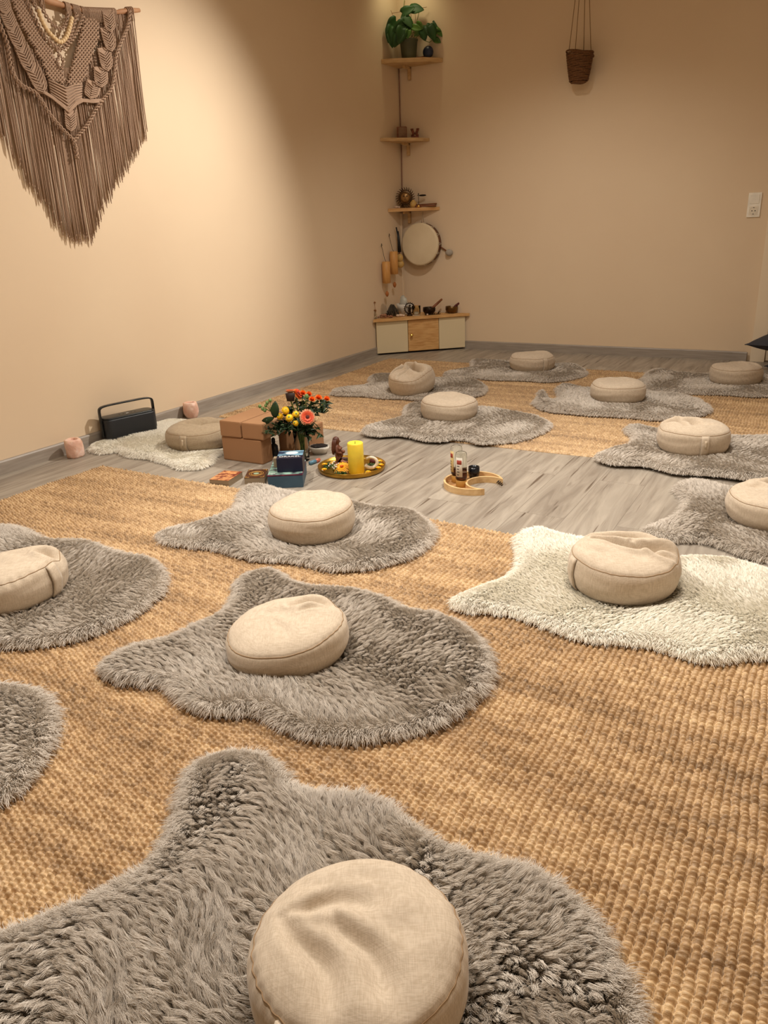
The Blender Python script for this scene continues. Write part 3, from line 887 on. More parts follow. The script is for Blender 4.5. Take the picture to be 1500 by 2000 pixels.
F = -PI / 2  # towards the viewer
cushion(2.759, -5.342, .023, .144, .132, (0, 0), 1, [(-.55, .25, .15, .35, .10, .11), (-.62, .12, -.1, -.75, .09, .13), (-.2, .15, .35, -.6, .07, .12), (-.45, .55, .6, .5, .05, .16)],
        'beige linen cushion nearest the camera, cut off by the bottom edge', (F - .62, True), pucker=.8)
cushion(2.141, -4.656, .021, .149, .108, (.03, -.10), 2, [(.1, .45, .85, .5, .16, .13), (.25, .2, .8, .25, .08, .08), (-.3, .3, .3, .0, .04, .15), (-.1, -.1, .1, -.5, .03, .1)],
        'beige linen cushion dented on its right, on the whole middle fur skin', pucker=.5)
cushion(1.750, -3.983, .024, .146, .124, (0, 0), 3, [(.1, .4, .6, -.2, .05, .14), (-.5, .2, -.1, .3, .03, .15)],
        'smooth even beige cushion between the card decks and the middle skin', pucker=.2)
cushion(1.225, -4.760, .014, .165, .128, (-.06, -.13), 4, [(.5, .3, .95, .1, .22, .12), (.0, .3, .5, .2, .07, .2), (-.6, .2, .3, -.1, .03, .2)],
        'tipped beige linen cushion with a loose loop at the left edge', (-.25, False), pucker=1.6)
cushion(2.775, -3.956, .023, .149, .130, (.02, -.02), 5, [(-.6, .55, .75, .25, .17, .12), (-.45, .25, .95, -.4, .22, .10), (.15, .0, .9, -.65, .13, .08), (-.8, .1, -.4, -.4, .04, .12)],
        'creased beige linen cushion on the cream white fur skin', (PI + .15, False), pucker=.4)
cushion(3.099, -3.231, .012, .148, .115, (.02, 0), 6, [(-.15, .7, .2, .2, .32, .13), (.05, .45, .9, .1, .22, .12), (-.5, .5, -.2, .2, .08, .1)],
        'beige linen cushion with a peaked fold, cut by the right edge', pucker=.3)
cushion(2.729, -2.497, .022, .150, .126, (0, 0), 7, [(-.78, .3, -.25, -.15, .26, .15), (-.3, .35, .12, -.15, .26, .15), (.1, -.3, .5, -.3, .06, .1), (-.6, .7, .3, .6, .08, .12)],
        'beige linen cushion with front loop handle, deeply dimpled on top', (F - .05, True), pucker=.3)
cushion(2.201, -1.642, .022, .150, .118, (0, 0), 8, [(-.4, .0, .5, .1, .03, .2)],
        'plump smooth beige cushion on the fur skin with curled corner', pucker=.1)
cushion(1.495, -2.338, .022, .151, .122, (0, 0), 9, [(-.7, .0, .4, .2, .05, .2)],
        'smooth beige cushion on the skin overhanging the far rug edge', pucker=.1)
cushion(1.002, -1.816, .021, .148, .150, (.12, -.15), 10, [(-.1, .5, .35, -.4, .36, .14), (-.75, -.1, .05, .3, .24, .10), (-.5, -.6, .1, .1, .12, .09), (.0, .2, -.5, .7, .12, .12)],
        'crumpled twisted beige cushion on the far rug', pucker=1.2, bulge=.8)
cushion(1.443, -0.892, .021, .152, .120, (0, 0), 11, [(.3, .3, .8, -.1, .08, .1)],
        'flat topped beige cushion nearest the corner cabinet', (F + .45, False), pucker=.2)
cushion(2.727, -0.957, .021, .148, .124, (0, 0), 12, [(.35, .4, .6, -.3, .15, .12)],
        'beige cushion in the far right, beside the charcoal pillows', pucker=.2)
cushion(0.570, -3.235, .013, .160, .114, (.02, 0), 13, [(-.35, .1, .25, .0, .13, .2), (.2, .4, .9, .2, .08, .1), (.1, .1, .8, -.1, .06, .1)],
        'taupe linen cushion on the cream skin between speaker and foam blocks', (F - .25, True), grey=True, pucker=.3)


# ------------------------------------------------------------------ macrame wall hanging (left wall)
def wall_pt(px, py, x=0.03):
    """Pattern drawing -> point on the plane x metres in front of the left wall."""
    C_ = Vector((3.1809, -5.9517, 1.0))
    d = fw + r2 * ((px - 750) / 1502.4) - u2 * ((py - 1000) / 1502.4)
    return C_ + d * ((x - C_.x) / d.x)


mac = thing('macrame_wall_hanging', 'large taupe knotted macrame hanging from a driftwood stick on the left wall', 'wall hanging', (0, -3.24, 1.95))
MO = Vector((0, -3.24, 1.95))


def W(px, py, x=0.03):
    return wall_pt(px, py, x) - MO


def crv(pts, n=8, x=0.03):
    """Smooth polyline through drawing points."""
    P = [W(a, b, x) for a, b in pts]
    out = []
    for i in range(len(P) - 1):
        p0 = P[max(i - 1, 0)]; p1 = P[i]; p2 = P[i + 1]; p3 = P[min(i + 2, len(P) - 1)]
        for k in range(n):
            t = k / n
            out.append(.5 * ((2 * p1) + (-p0 + p2) * t + (2 * p0 - 5 * p1 + 4 * p2 - p3) * t * t + (-p0 + 3 * p1 - 3 * p2 + p3) * t ** 3))
    out.append(P[-1])
    return out


g_ = G()
dp = [Vector((.03, -3.90 - MO.y, 2.03 - MO.z)), Vector((.03, -3.6 - MO.y, 1.985 - MO.z))] + [W(*p) for p in ((60, -14), (90, 0), (130, 13), (165, 22), (195, 23), (228, 24), (250, 21), (272, 20))]
pp = []
for i in range(len(dp) - 1):
    for k in range(6):
        pp.append(dp[i].lerp(dp[i + 1], k / 6))
pp.append(dp[-1])
g_.tube(pp, lambda t: 0.0135 + 0.0018 * math.sin(t * 23) - .003 * t, 10)
g_.build('driftwood_stick', M['dowel'], mac)


def rail_z(y):
    """Height of the stick at wall position y."""
    P = sorted([(p.y + MO.y, p.z + MO.z) for p in dp])
    for a, b2 in zip(P, P[1:]):
        if a[0] <= y <= b2[0]:
            return a[1] + (b2[1] - a[1]) * (y - a[0]) / (b2[0] - a[0])
    return P[-1][1]


def bottom_z(y):
    K = [(-3.86, 1.62), (-3.72, 1.52), (-3.63, 1.47)] + [(w_.y, w_.z) for w_ in [wall_pt(*p) for p in ((12, 262), (30, 292), (62, 350), (98, 398), (112, 425), (140, 455), (165, 462), (182, 460), (198, 420), (212, 385), (232, 348), (258, 305), (272, 280), (285, 256))]] + [(-2.70, 1.48)]
    K.sort()
    for a, b2 in zip(K, K[1:]):
        if a[0] <= y <= b2[0]:
            return a[1] + (b2[1] - a[1]) * (y - a[0]) / (b2[0] - a[0])
    return 1.5


yc = wall_pt(140, 220).y
fr = G()
ys = np.arange(-3.84, -2.762, 0.0045)
for i, y in enumerate(ys):
    y = float(y) + random.uniform(-.0012, .0012)
    off = y - yc
    # strands start at the stick outside, at the woven V in the middle
    if off > .30 or off < -.44:
        zt = rail_z(y) - .01
    else:
        a = abs(off)
        zt = wall_pt(133, 168).z + max(0, a - .05) * 1.1
        zt = min(zt, rail_z(y) - .01)
    zb_ = bottom_z(y) + random.uniform(-.035, .02)
    layer = .022 + .010 * (i % 3) / 2 + random.uniform(-.003, .003)
    lean = .012 * off + random.uniform(-.006, .006)
    n_ = 7
    pts = []
    for k in range(n_ + 1):
        t = k / n_
        pts.append((layer - .010 * t, y - MO.y + lean * t + .0025 * math.sin(5 * t + i * .9), zt + (zb_ - zt) * t - MO.z))
    fr.tube(pts, .0027, 5)
    # frayed tip
    fr.tube([pts[-1], (pts[-1][0], pts[-1][1] + random.uniform(-.002, .002), pts[-1][2] - .012)], .0026, 5, r2=.0012)
tag(fr.build('fringe', M['rope'], mac), None, None, kind='stuff')


def twist(g, pts, r, strands=3, turns=18, rad=None):
    rad = rad or r * .9
    n = len(pts)
    P = [Vector(p) for p in pts]
    L_ = [0]
    for i in range(1, n): L_.append(L_[-1] + (P[i] - P[i - 1]).length)
    m = max(24, int(L_[-1] / .004))
    res = []
    for k in range(m + 1):
        s0 = L_[-1] * k / m
        i = min(n - 2, max(0, next((j for j in range(n - 1) if L_[j + 1] >= s0), n - 2)))
        t = (s0 - L_[i]) / max(1e-6, L_[i + 1] - L_[i])
        res.append((P[i].lerp(P[i + 1], t), (P[i + 1] - P[i]).normalized(), s0))
    for s_ in range(strands):
        q = []
        for p, t, s0 in res:
            b1 = Vector((1, 0, 0)); b2 = t.cross(b1).normalized()
            a = s0 / L_[-1] * turns * 2 * PI + 2 * PI * s_ / strands
            q.append(p + b1 * math.cos(a) * r + b2 * math.sin(a) * r)
        g.tube(q, rad, 6)


def chain(name, pts, x, r=.0055, pitch=.019, n=8):
    g = G()
    c = crv(pts, n, x)
    L_ = sum((c[i + 1] - c[i]).length for i in range(len(c) - 1))
    tr = max(3, L_ / pitch / 2)
    twist(g, c, r, 2, tr, r * .62)
    twist(g, [p + Vector((-.002, 0, 0)) for p in c], r * 1.4, 2, tr * 1.0, r * .5)
    return g.build(name, M['rope'], mac)


chain('looped_rope', [(254, 22), (250, 50), (240, 74), (228, 105), (224, 140), (218, 172), (200, 196), (186, 216), (170, 244), (146, 274), (149, 290), (150, 310)], .052)
chain('looped_rope', [(-12, 10), (0, 48), (14, 84), (22, 134), (40, 164), (72, 184), (96, 221), (120, 250), (146, 276)], .052)
chain('looped_rope', [(48, -8), (66, 30), (84, 66), (104, 88), (120, 97), (136, 84), (150, 62), (163, 30)], .050)
chain('looped_rope', [(60, -8), (78, 30), (92, 60), (110, 80), (122, 87), (134, 76), (143, 54), (150, 26)], .056)
chain('looped_rope', [(76, -6), (86, 22), (98, 42), (110, 54), (123, 55), (130, 44), (133, 24)], .052, r=.005)
chain('looped_rope', [(110, 92), (116, 110), (112, 122), (120, 134), (124, 120), (116, 106)], .050, r=.004)
# wooden beads
bp_ = crv([(76, 22), (82, 40), (92, 58), (104, 72), (117, 82), (127, 76), (133, 64), (137, 50), (140, 36)], 30, .062)
L_ = [0]
for i in range(1, len(bp_)): L_.append(L_[-1] + (bp_[i] - bp_[i - 1]).length)
nb = 20
bead0 = G(); bead0.ball((0, 0, 0), .0098, 12, 8)
for k in range(nb):
    s0 = L_[-1] * k / (nb - 1)
    i = min(len(bp_) - 2, next((j for j in range(len(bp_) - 1) if L_[j + 1] >= s0 - 1e-9), len(bp_) - 2))
    p = bp_[i].lerp(bp_[i + 1], (s0 - L_[i]) / max(1e-6, L_[i + 1] - L_[i]))
    if k == 0:
        b0 = bead0.build('wooden_bead', M['bead'], mac); b0['label'] = 'pale wooden bead'; b0.location = p
    else:
        c_ = b0.copy(); COL.objects.link(c_); c_.parent = mac; c_.location = p


def inpoly(x, y, poly):
    return bool(inside(np.array([x]), np.array([y]), poly)[0])


def net(name, poly, x, step=7.0):
    """Band of square knots filling a drawing polygon."""
    g = G()
    xs = [p[0] for p in poly]; ys_ = [p[1] for p in poly]
    j = 0
    y = min(ys_)
    while y < max(ys_):
        xx = min(xs) + (step / 2 if j % 2 else 0)
        while xx < max(xs):
            if inpoly(xx, y, poly):
                a = W(xx - step * .55, y - step * .5, x); b2 = W(xx + step * .55, y + step * .5, x)
                c = W(xx - step * .55, y + step * .5, x); d = W(xx + step * .55, y - step * .5, x)
                up_ = Vector((.003, 0, 0))
                m1 = (a + b2) / 2 + up_; m2 = (c + d) / 2 + up_
                g.tube([a, m1, b2], .0034, 5); g.tube([c, m2, d], .0034, 5)
                g.ball((m1 + m2) / 2, .0055, 7, 5, (.8, 1.25, .7))
            xx += step
        y += step * .62
        j += 1
    # backing web, so the wall does not show between the knots
    P = [W(px_, py_, x - .005) for px_, py_ in poly]
    n = len(P)
    g.add(P + [p + Vector((-.004, 0, 0)) for p in P], [list(range(n)), list(range(n, 2 * n))[::-1]] + [[i, (i + 1) % n, n + (i + 1) % n, n + i] for i in range(n)], True)
    return g.build(name, M['rope'], mac)


net('knotted_band', [(22, -4), (52, -4), (66, 40), (84, 72), (104, 108), (120, 138), (126, 162), (98, 158), (80, 118), (58, 78), (38, 40)], .040)
net('knotted_band', [(166, 34), (192, 40), (190, 74), (178, 112), (160, 164), (130, 166), (142, 128), (152, 90), (160, 60)], .040)


def ribs(name, L0, L1, n, x, r=.0032):
    """Parallel cords sliding from polyline L0 to polyline L1."""
    g = G()
    for k in range(n):
        t = k / (n - 1)
        g.tube(crv([(a[0] * (1 - t) + b2[0] * t, a[1] * (1 - t) + b2[1] * t) for a, b2 in zip(L0, L1)], 1, x), r, 6)
    P0 = [W(a, b2, x - .004) for a, b2 in L0]; P1 = [W(a, b2, x - .004) for a, b2 in L1]
    m = len(P0)
    for i in range(m - 1):
        q = [P0[i], P0[i + 1], P1[i + 1], P1[i]]
        g.add(q + [p + Vector((-.004, 0, 0)) for p in q], [[0, 1, 2, 3], [7, 6, 5, 4], [0, 1, 5, 4], [2, 3, 7, 6], [1, 2, 6, 5], [3, 0, 4, 7]], True)
    return g.build(name, M['rope'], mac)


ribs('chevron_band', [(94, 156), (112, 164), (129, 172), (145, 166), (160, 164)], [(100, 188), (118, 200), (134, 212), (148, 198), (160, 192)], 7, .046, .0036)
ribs('chevron_band', [(66, 174), (86, 178), (102, 188), (120, 202), (135, 216), (148, 200), (160, 194), (180, 195), (202, 194)],
     [(66, 178), (86, 182), (102, 192), (120, 207), (135, 220), (150, 204), (162, 198), (180, 200), (202, 199)], 3, .050, .0036)


def leafknot(x0, y0, x1, y1, w_, x):
    """One pointed woven leaf between two drawing points: nested V cords."""
    g = G()
    dx, dy = x1 - x0, y1 - y0
    L__ = math.hypot(dx, dy); ux, uy = dx / L__, dy / L__; vx, vy = -uy, ux
    n = 7
    for k in range(n):
        s0 = .04 + .70 * k / (n - 1)
        hw = w_ * .5 * (1.0 if k < n - 1 else .92)
        tip = min(1.0, s0 + .30)
        a = (x0 + ux * L__ * (s0 - .06) + vx * hw, y0 + uy * L__ * (s0 - .06) + vy * hw)
        b2 = (x0 + ux * L__ * (s0 + .10) + vx * hw * .8, y0 + uy * L__ * (s0 + .10) + vy * hw * .8)
        c = (x0 + ux * L__ * tip, y0 + uy * L__ * tip)
        d = (x0 + ux * L__ * (s0 + .10) - vx * hw * .8, y0 + uy * L__ * (s0 + .10) - vy * hw * .8)
        e_ = (x0 + ux * L__ * (s0 - .06) - vx * hw, y0 + uy * L__ * (s0 - .06) - vy * hw)
        g.tube(crv([a, b2, c, d, e_], 1, x + .0015 * k), .0030, 5)
    P = [W(x0 + vx * w_ * .5, y0 + vy * w_ * .5, x - .003), W(x0 + ux * L__ * .72 + vx * w_ * .46, y0 + uy * L__ * .72 + vy * w_ * .46, x - .003), W(x1, y1, x - .003),
         W(x0 + ux * L__ * .72 - vx * w_ * .46, y0 + uy * L__ * .72 - vy * w_ * .46, x - .003), W(x0 - vx * w_ * .5, y0 - vy * w_ * .5, x - .003)]
    g.add(P + [p + Vector((-.004, 0, 0)) for p in P], [[0, 1, 2, 3, 4], [9, 8, 7, 6, 5]] + [[i, (i + 1) % 5, 5 + (i + 1) % 5, 5 + i] for i in range(5)], True)
    return g.build('woven_leaf', M['rope'], mac)


for a in ((210, 20, 217, 62, 22), (206, 52, 219, 100, 23), (202, 92, 211, 138, 25), (196, 130, 198, 170, 27), (184, 158, 176, 192, 30),
          (2, -8, 14, 26, 24), (10, 20, 26, 58, 25), (22, 50, 44, 98, 26), (40, 88, 62, 140, 27), (60, 126, 86, 180, 28), (137, 216, 139, 256, 22)):
    leafknot(a[0], a[1], a[2], a[3], a[4], .048)
# cords that hang between leaves and stick
for grp in ([(196 + i * 3.2, 24 + i * .1, 190 + i * 3.0, 80) for i in range(4)], [(120 + i * 3.0, 132, 121 + i * 2.6, 172) for i in range(6)]):
    for xa, ya, xb, yb in grp:
        g_ = G(); g_.tube(crv([(xa, ya), ((xa + xb) / 2 + 1, (ya + yb) / 2), (xb, yb)], 3, .034), .0024, 5)
        g_.build('plain_cord', M['rope'], mac)
# wraps round the stick
for a, b2, nm in ((126, 134, 6), (140, 152, 6), (157, 170, 6), (172, 198, 14), (200, 222, 12), (246, 256, 4), (0, 60, 14), (62, 84, 8)):
    g_ = G()
    for k in range(nm):
        px_ = a + (b2 - a) * k / max(1, nm - 1)
        y_ = wall_pt(px_, 20).y
        z_ = rail_z(y_)
        c_ = Vector((.03, y_ - MO.y, z_ - MO.z))
        ring = [c_ + Vector((math.cos(t) * .0155, 0, math.sin(t) * .0155)) for t in [2 * PI * j / 14 for j in range(14)]]
        g_.tube(ring, .0024, 5, closed=True)
        g_.tube([c_ + Vector((.015, 0, 0)), c_ + Vector((.014, 0, -.045))], .0022, 5)
    g_.build('cord_wrap', M['rope'], mac)

# ------------------------------------------------------------------ corner shelves
def shelf(name, label, z, yl, xr, th, wavy, m, bx):
    t = thing(name, label, 'shelf', (0, 0, z), 0, 'corner shelves')
    g_ = G()
    n = 20
    P = [(0.002, -0.002)]
    for k in range(n + 1):
        s0 = k / n
        x = 0.002 + xr * s0; y = -0.002 - yl * (1 - s0)
        bul = wavy * math.sin(PI * s0) + (.010 * math.sin(s0 * 9 + 1) * math.sin(PI * s0) if wavy else 0)
        P.append((x + bul * .7, y - bul * .7))
    g_.prism(P[::-1], -th, 0)
    g_.build('board', m, t)
    g_ = G()
    g_.box((bx, -.014, -th - .045), (.022, .024, .09), ch=.003)
    g_.box((bx, -.055, -th - .009), (.022, .10, .018), ch=.003)
    g_.build('bracket', M['pine_pale'], t)
    return t


shelf('corner_shelf', 'top corner shelf of pale wood carrying the green plant', 2.135, .27, .375, .028, .045, M['pine_pale'], .10)
shelf('corner_shelf', 'middle corner shelf of pale wood with two small brown ornaments', 1.605, .33, .255, .022, .035, M['pine_pale'], .075)
shelf('corner_shelf', 'straight fronted corner shelf just above the hanging drum', 1.105, .245, .335, .024, .0, M['pine'], .07)
g_ = G(); g_.tube([(.008, -.008, z) for z in np.linspace(2.105, 1.62, 12)] , .0035, 6)
g_.tube([(.008 + .002 * math.sin(z * 9), -.008, z) for z in np.linspace(1.575, 1.12, 12)], .0035, 6)
tag(g_.build('corner_cable', M['cable']), 'thin brown cable running down the room corner between the shelves', 'cable')
g_ = G(); g_.box((.007, -.035, .69), (.013, .022, .76), ch=.002)
tag(g_.build('cable_duct', M['wall']), 'slim wall coloured cable duct below the lowest corner shelf', 'cable duct')

# plant on the top shelf
pl = thing('potted_plant', 'leafy green climbing plant in an olive pot on the top corner shelf', 'plant', (.145, -.10, 2.136))
g_ = G(); g_.lathe([(.050, 0), (.053, .004), (.066, .122), (.070, .124), (.070, .132), (.064, .132), (.062, .115)], seg=28)
g_.build('pot', M['pot_green'], pl)
g_ = G(); g_.lathe([(.0, .112), (.062, .113)], seg=20, cap=False); g_.build('soil', M['soil'], pl)


def leaf_mesh(g, c, L_, w_, az, el, roll=0.0, fold=.25, curl=.3):
    """Heart shaped leaf with a folded midrib; c = stalk end."""
    fwd = Vector((math.cos(az) * math.cos(el), math.sin(az) * math.cos(el), math.sin(el)))
    sd = fwd.cross(Vector((0, 0, 1))).normalized()
    nr = sd.cross(fwd).normalized()
    sd, nr = sd * math.cos(roll) + nr * math.sin(roll), nr * math.cos(roll) - sd * math.sin(roll)
    n = 9
    vs, fs = [], []
    for i in range(n + 1):
        t = i / n
        hw = w_ * .5 * (math.sin(PI * min(1, (t + .06) ** .62)) ** .8 if t < 1 else 0)
        hw = max(hw, 0.0006)
        for j in (-2, -1, 0, 1, 2):
            s0 = j / 2
            back = -.10 * L_ * abs(s0) if t < .15 else 0
            vs.append(Vector(c) + fwd * (L_ * t + back) + sd * hw * s0 + nr * (fold * hw * abs(s0) - curl * L_ * t * t))
    for i in range(n):
        for j in range(4):
            fs.append([i * 5 + j, i * 5 + j + 1, (i + 1) * 5 + j + 1, (i + 1) * 5 + j])
    g.add(vs, fs)


# image right is (.87,.49) and the viewer is at (.47,-.81)
RG = Vector((.87, .49, 0)); TV = Vector((.5, -.86, 0))


def vdir(a):
    """Azimuth of a direction a radians from image right, in the vertical picture-like plane."""
    return a


def pleaf(g, ox, oz, dep, L_, w_, ang, roll=.2, curl=.25):
    """Leaf hanging broadside to the room: ox right, oz up from the pot base, pointing ang from horizontal."""
    c = RG * ox + TV * dep + Vector((0, 0, oz))
    d = (RG * math.cos(ang) + Vector((0, 0, math.sin(ang))) + TV * .25).normalized()
    side = d.cross(TV).normalized()
    nr = side.cross(d).normalized()
    n = 9
    vs, fs = [], []
    for i in range(n + 1):
        t = i / n
        hw = w_ * .5 * max(0.02, math.sin(PI * min(1, (t * .97 + .03) ** .6)) ** .75)
        if i == n: hw = .0006
        for j in (-2, -1, 0, 1, 2):
            s0 = j / 2
            back = -.12 * L_ * abs(s0) if i < 2 else 0
            vs.append(c + d * (L_ * t + back) + side * hw * s0 + nr * (.28 * hw * abs(s0) + roll * hw * s0 - curl * L_ * t * t * .5))
    for i in range(n):
        for j in range(4):
            fs.append([i * 5 + j, i * 5 + j + 1, (i + 1) * 5 + j + 1, (i + 1) * 5 + j])
    g.add(vs, fs)


for q in ((-.12, .21, .04, .11, .09, -1.9, .2), (-.09, .25, .03, .10, .085, -2.5, .3), (-.07, .16, .07, .10, .08, -2.0, -.3), (-.13, .16, .05, .09, .07, -1.5, .3), (.0, .25, .04, .08, .06, -1.4, .2), (.03, .23, .03, .06, .045, -2.4, .2), (.06, .22, .05, .06, .05, -.6, -.3), (-.06, .205, .03, .105, .085, -2.2, .3), (-.10, .20, .05, .12, .095, -1.75, -.2), (-.045, .19, .08, .11, .09, -1.9, .3), (-.03, .225, .06, .10, .085, -2.6, .1),
          (-.06, .245, .02, .09, .08, -.9, -.3), (.02, .33, .0, .10, .075, -.15, .4), (-.045, .30, .02, .10, .07, .3, .2), (-.03, .275, .04, .105, .07, -.95, .5),
          (.03, .20, .06, .07, .05, -.3, .1), (.13, .215, .02, .085, .07, -1.0, .4), (.10, .19, .05, .085, .07, -1.3, -.3), (.18, .225, .0, .10, .08, -.5, .5),
          (.15, .205, .05, .11, .085, -1.2, .2), (.205, .19, .02, .07, .045, -.9, .4), (.19, .125, .02, .055, .045, -.5, .1), (.075, .175, .05, .05, .04, -2.4, .2), (-.0, .18, .07, .06, .045, -1.8, .2)):
    g_ = G(); pleaf(g_, *q[:6], roll=q[6]); lf_ = g_.build('leaf', M['leaf' if q[3] > .07 else 'leaf_light'], pl)
    sd_ = lf_.modifiers.new('thick', 'SOLIDIFY'); sd_.thickness = .0008
g_ = G()
for a in (((0, .11, 0), (-.03, .20, .02), (-.06, .245, .03)), ((0, .11, 0), (-.05, .18, .03), (-.10, .20, .05)), ((0, .11, 0), (-.02, .2, .02), (-.04, .30, .02), (-.02, .40, .0)),
          ((.01, .11, 0), (.05, .20, .02), (.09, .33, .0)), ((.02, .11, 0), (.07, .15, .04), (.11, .115, .05), (.15, .10, .05), (.19, .125, .03)), ((.01, .11, 0), (.07, .18, .02), (.13, .215, .02)),
          ((.02, .11, 0), (.09, .17, .02), (.18, .225, 0)), ((0, .11, .02), (.03, .17, .06), (.07, .14, .06)), ((-.01, .11, .02), (-.02, .16, .06), (0, .18, .07))):
    pts = [RG * p[0] + TV * p[2] + Vector((0, 0, p[1])) for p in a]
    pp = []
    for i in range(len(pts) - 1):
        for k in range(5): pp.append(pts[i].lerp(pts[i + 1], k / 5))
    pp.append(pts[-1]); g_.tube(pp, .0022, 5)
g_.build('vine', M['stem'], pl)
g_ = G()
for a, b2 in (((-.12, .305, 0), (.14, .335, 0)), ((-.125, .325, 0), (-.07, .18, 0)), ((.02, .325, .01), (.025, .12, .01)), ((-.02, .38, .0), (-.05, .12, .01)), ((.05, .33, 0), (.06, .2, 0))):
    g_.tube([RG * a[0] + TV * a[2] + Vector((0, 0, a[1])), RG * b2[0] + TV * b2[2] + Vector((0, 0, b2[1]))], .0016, 5)
g_.build('trellis_stick', M['twig'], pl)

bl = thing('stone_ball', 'dark blue round stone beside the olive plant pot', 'ornament', (.285, -.060, 2.136))
g_ = G(); g_.ball((0, 0, .041), .041, 18, 12, (1, .8, 1)); g_.build('ball', M['blue_glass'], bl)
g_ = G(); g_.tube([(-.085, -.03, .008), (-.05, -.015, .010), (-.02, 0, .016)], .006, 6); tag(g_.build('driftwood_piece', M['walnut'], loc=(.285, -.06, 2.136)), 'short dark stick lying between plant pot and blue stone', 'stick')

cf_ = thing('picture_block', 'small brown picture block on the middle corner shelf', 'picture block', (.070, -.105, 1.606), .35)
g_ = G(); g_.box((0, 0, .043), (.075, .035, .085), ch=.002); g_.build('block', M['walnut'], cf_)
g_ = G(); g_.box((.006, -.0185, .043), (.060, .003, .074)); g_.build('picture', M['card_brown'], cf_)
g_ = G()
g_.box((0, 0, .008), (.056, .03, .016), ch=.003)
for s0 in (-1, 1):
    g_.tube([(s0 * .022, 0, .014), (s0 * .012, 0, .030), (s0 * .017, 0, .046), (s0 * .026, 0, .062)], lambda t: .010 - .002 * t, 8)
    g_.ball((s0 * .022, 0, .064), .010, 8, 6, (1.4, 1, .5))
g_.tube([(-.02, 0, .06), (.0, 0, .03), (.02, 0, .06)], .007, 8)
tag(g_.build('carved_ornament', M['bookend'], loc=(.168, -.075, 1.606), rz=.4), 'small reddish carved wooden ornament beside the picture block', 'ornament')

sn = thing('sun_face_ornament', 'dark metal sun face disc standing on the lowest corner shelf', 'ornament', (.085, -.105, 1.106), .45)
Rs = Matrix.Rotation(PI / 2, 3, 'X')
g_ = G(); g_.lathe([(.0, -.006), (.052, -.006), (.055, 0), (.050, .006), (.044, .004), (.040, .008)], (0, 0, .078), 32, Rs)
g_.build('ring', M['sun'], sn)
for k in range(24):
    a = 2 * PI * k / 24
    g_ = G()
    c0 = Vector((math.cos(a) * .050, 0, math.sin(a) * .050 + .078)); c1 = Vector((math.cos(a + .05) * .066, 0, math.sin(a + .05) * .066 + .078)); c2 = Vector((math.cos(a + .14) * .078, 0, math.sin(a + .14) * .078 + .078))
    g_.tube([c0, c1, c2], .0065, 6, r2=.0015); g_.build('ray', M['sun'], sn)
g_ = G(); g_.ball((0, -.006, .078), .038, 18, 12, (1, .42, 1))
g_.ball((0, -.024, .074), .006, 8, 6, (.8, 1, 1.8))
for s0 in (-1, 1):
    g_.tube([(s0 * .018, -.019, .092), (s0 * .010, -.022, .094), (s0 * .005, -.021, .090)], .0022, 5)
g_.tube([(-.010, -.020, .062), (0, -.023, .059), (.010, -.020, .062)], .0028, 5)
fa = g_.build('face', M['sun_face'], sn)
g_ = G()
for s0 in (-1, 1): g_.ball((s0 * .012, -.021, .086), .0045, 8, 6, (1.5, .6, .8))
g_.build('eyes', M['hole'], fa)
g_ = G(); g_.lathe([(.0, 0), (.020, .001), (.027, .02), (.026, .038), (.014, .052), (.010, .058), (.0, .058)], seg=18)
tag(g_.build('small_clay_jar', M['gourd'], loc=(.145, -.085, 1.106)), 'small round clay jar beside the sun face', 'jar')
ib = thing('incense_stand', 'small metal incense stand with a feather shaped arm on the lowest shelf', 'incense stand', (.185, -.070, 1.106), .45)
g_ = G(); g_.lathe([(0, 0), (.022, 0), (.022, .014), (.016, .018), (.0, .018)], seg=18); g_.build('base', M['brass'], ib)
g_ = G(); g_.tube([(0, 0, .015), (0, 0, .098)], .002, 6); g_.ball((0, 0, .10), .005, 8, 6); g_.build('post', M['dark_metal'], ib)
g_ = G(); g_.ball((.032, 0, .088), .030, 12, 6, (1, .4, .25)); g_.tube([(-.012, 0, .09), (.01, 0, .09)], .002, 5); g_.build('arm', M['dark_metal'], ib)
g_ = G(); g_.box((0, 0, .010), (.17, .045, .012), ch=.003)
for k in range(6): g_.tube([(-.08 + .01 * k, -.016 + .007 * k, .020), (.07 + .004 * k, -.018 + .007 * k, .022 + .002 * (k % 2))], .004, 6)
tag(g_.build('incense_bundle', M['walnut'], loc=(.235, -.052, 1.106), rz=.30), 'dark bundle of incense sticks lying on the lowest corner shelf', 'incense sticks')
g_ = G(); g_.ball((0, 0, .009), .014, 10, 6, (1.5, 1, .6)); g_.ball((.02, .006, .007), .009, 8, 6)
tag(g_.build('shell', M['stone_w'], loc=(.035, -.165, 1.106)), 'tiny pale shell at the left end of the lowest shelf', 'shell')

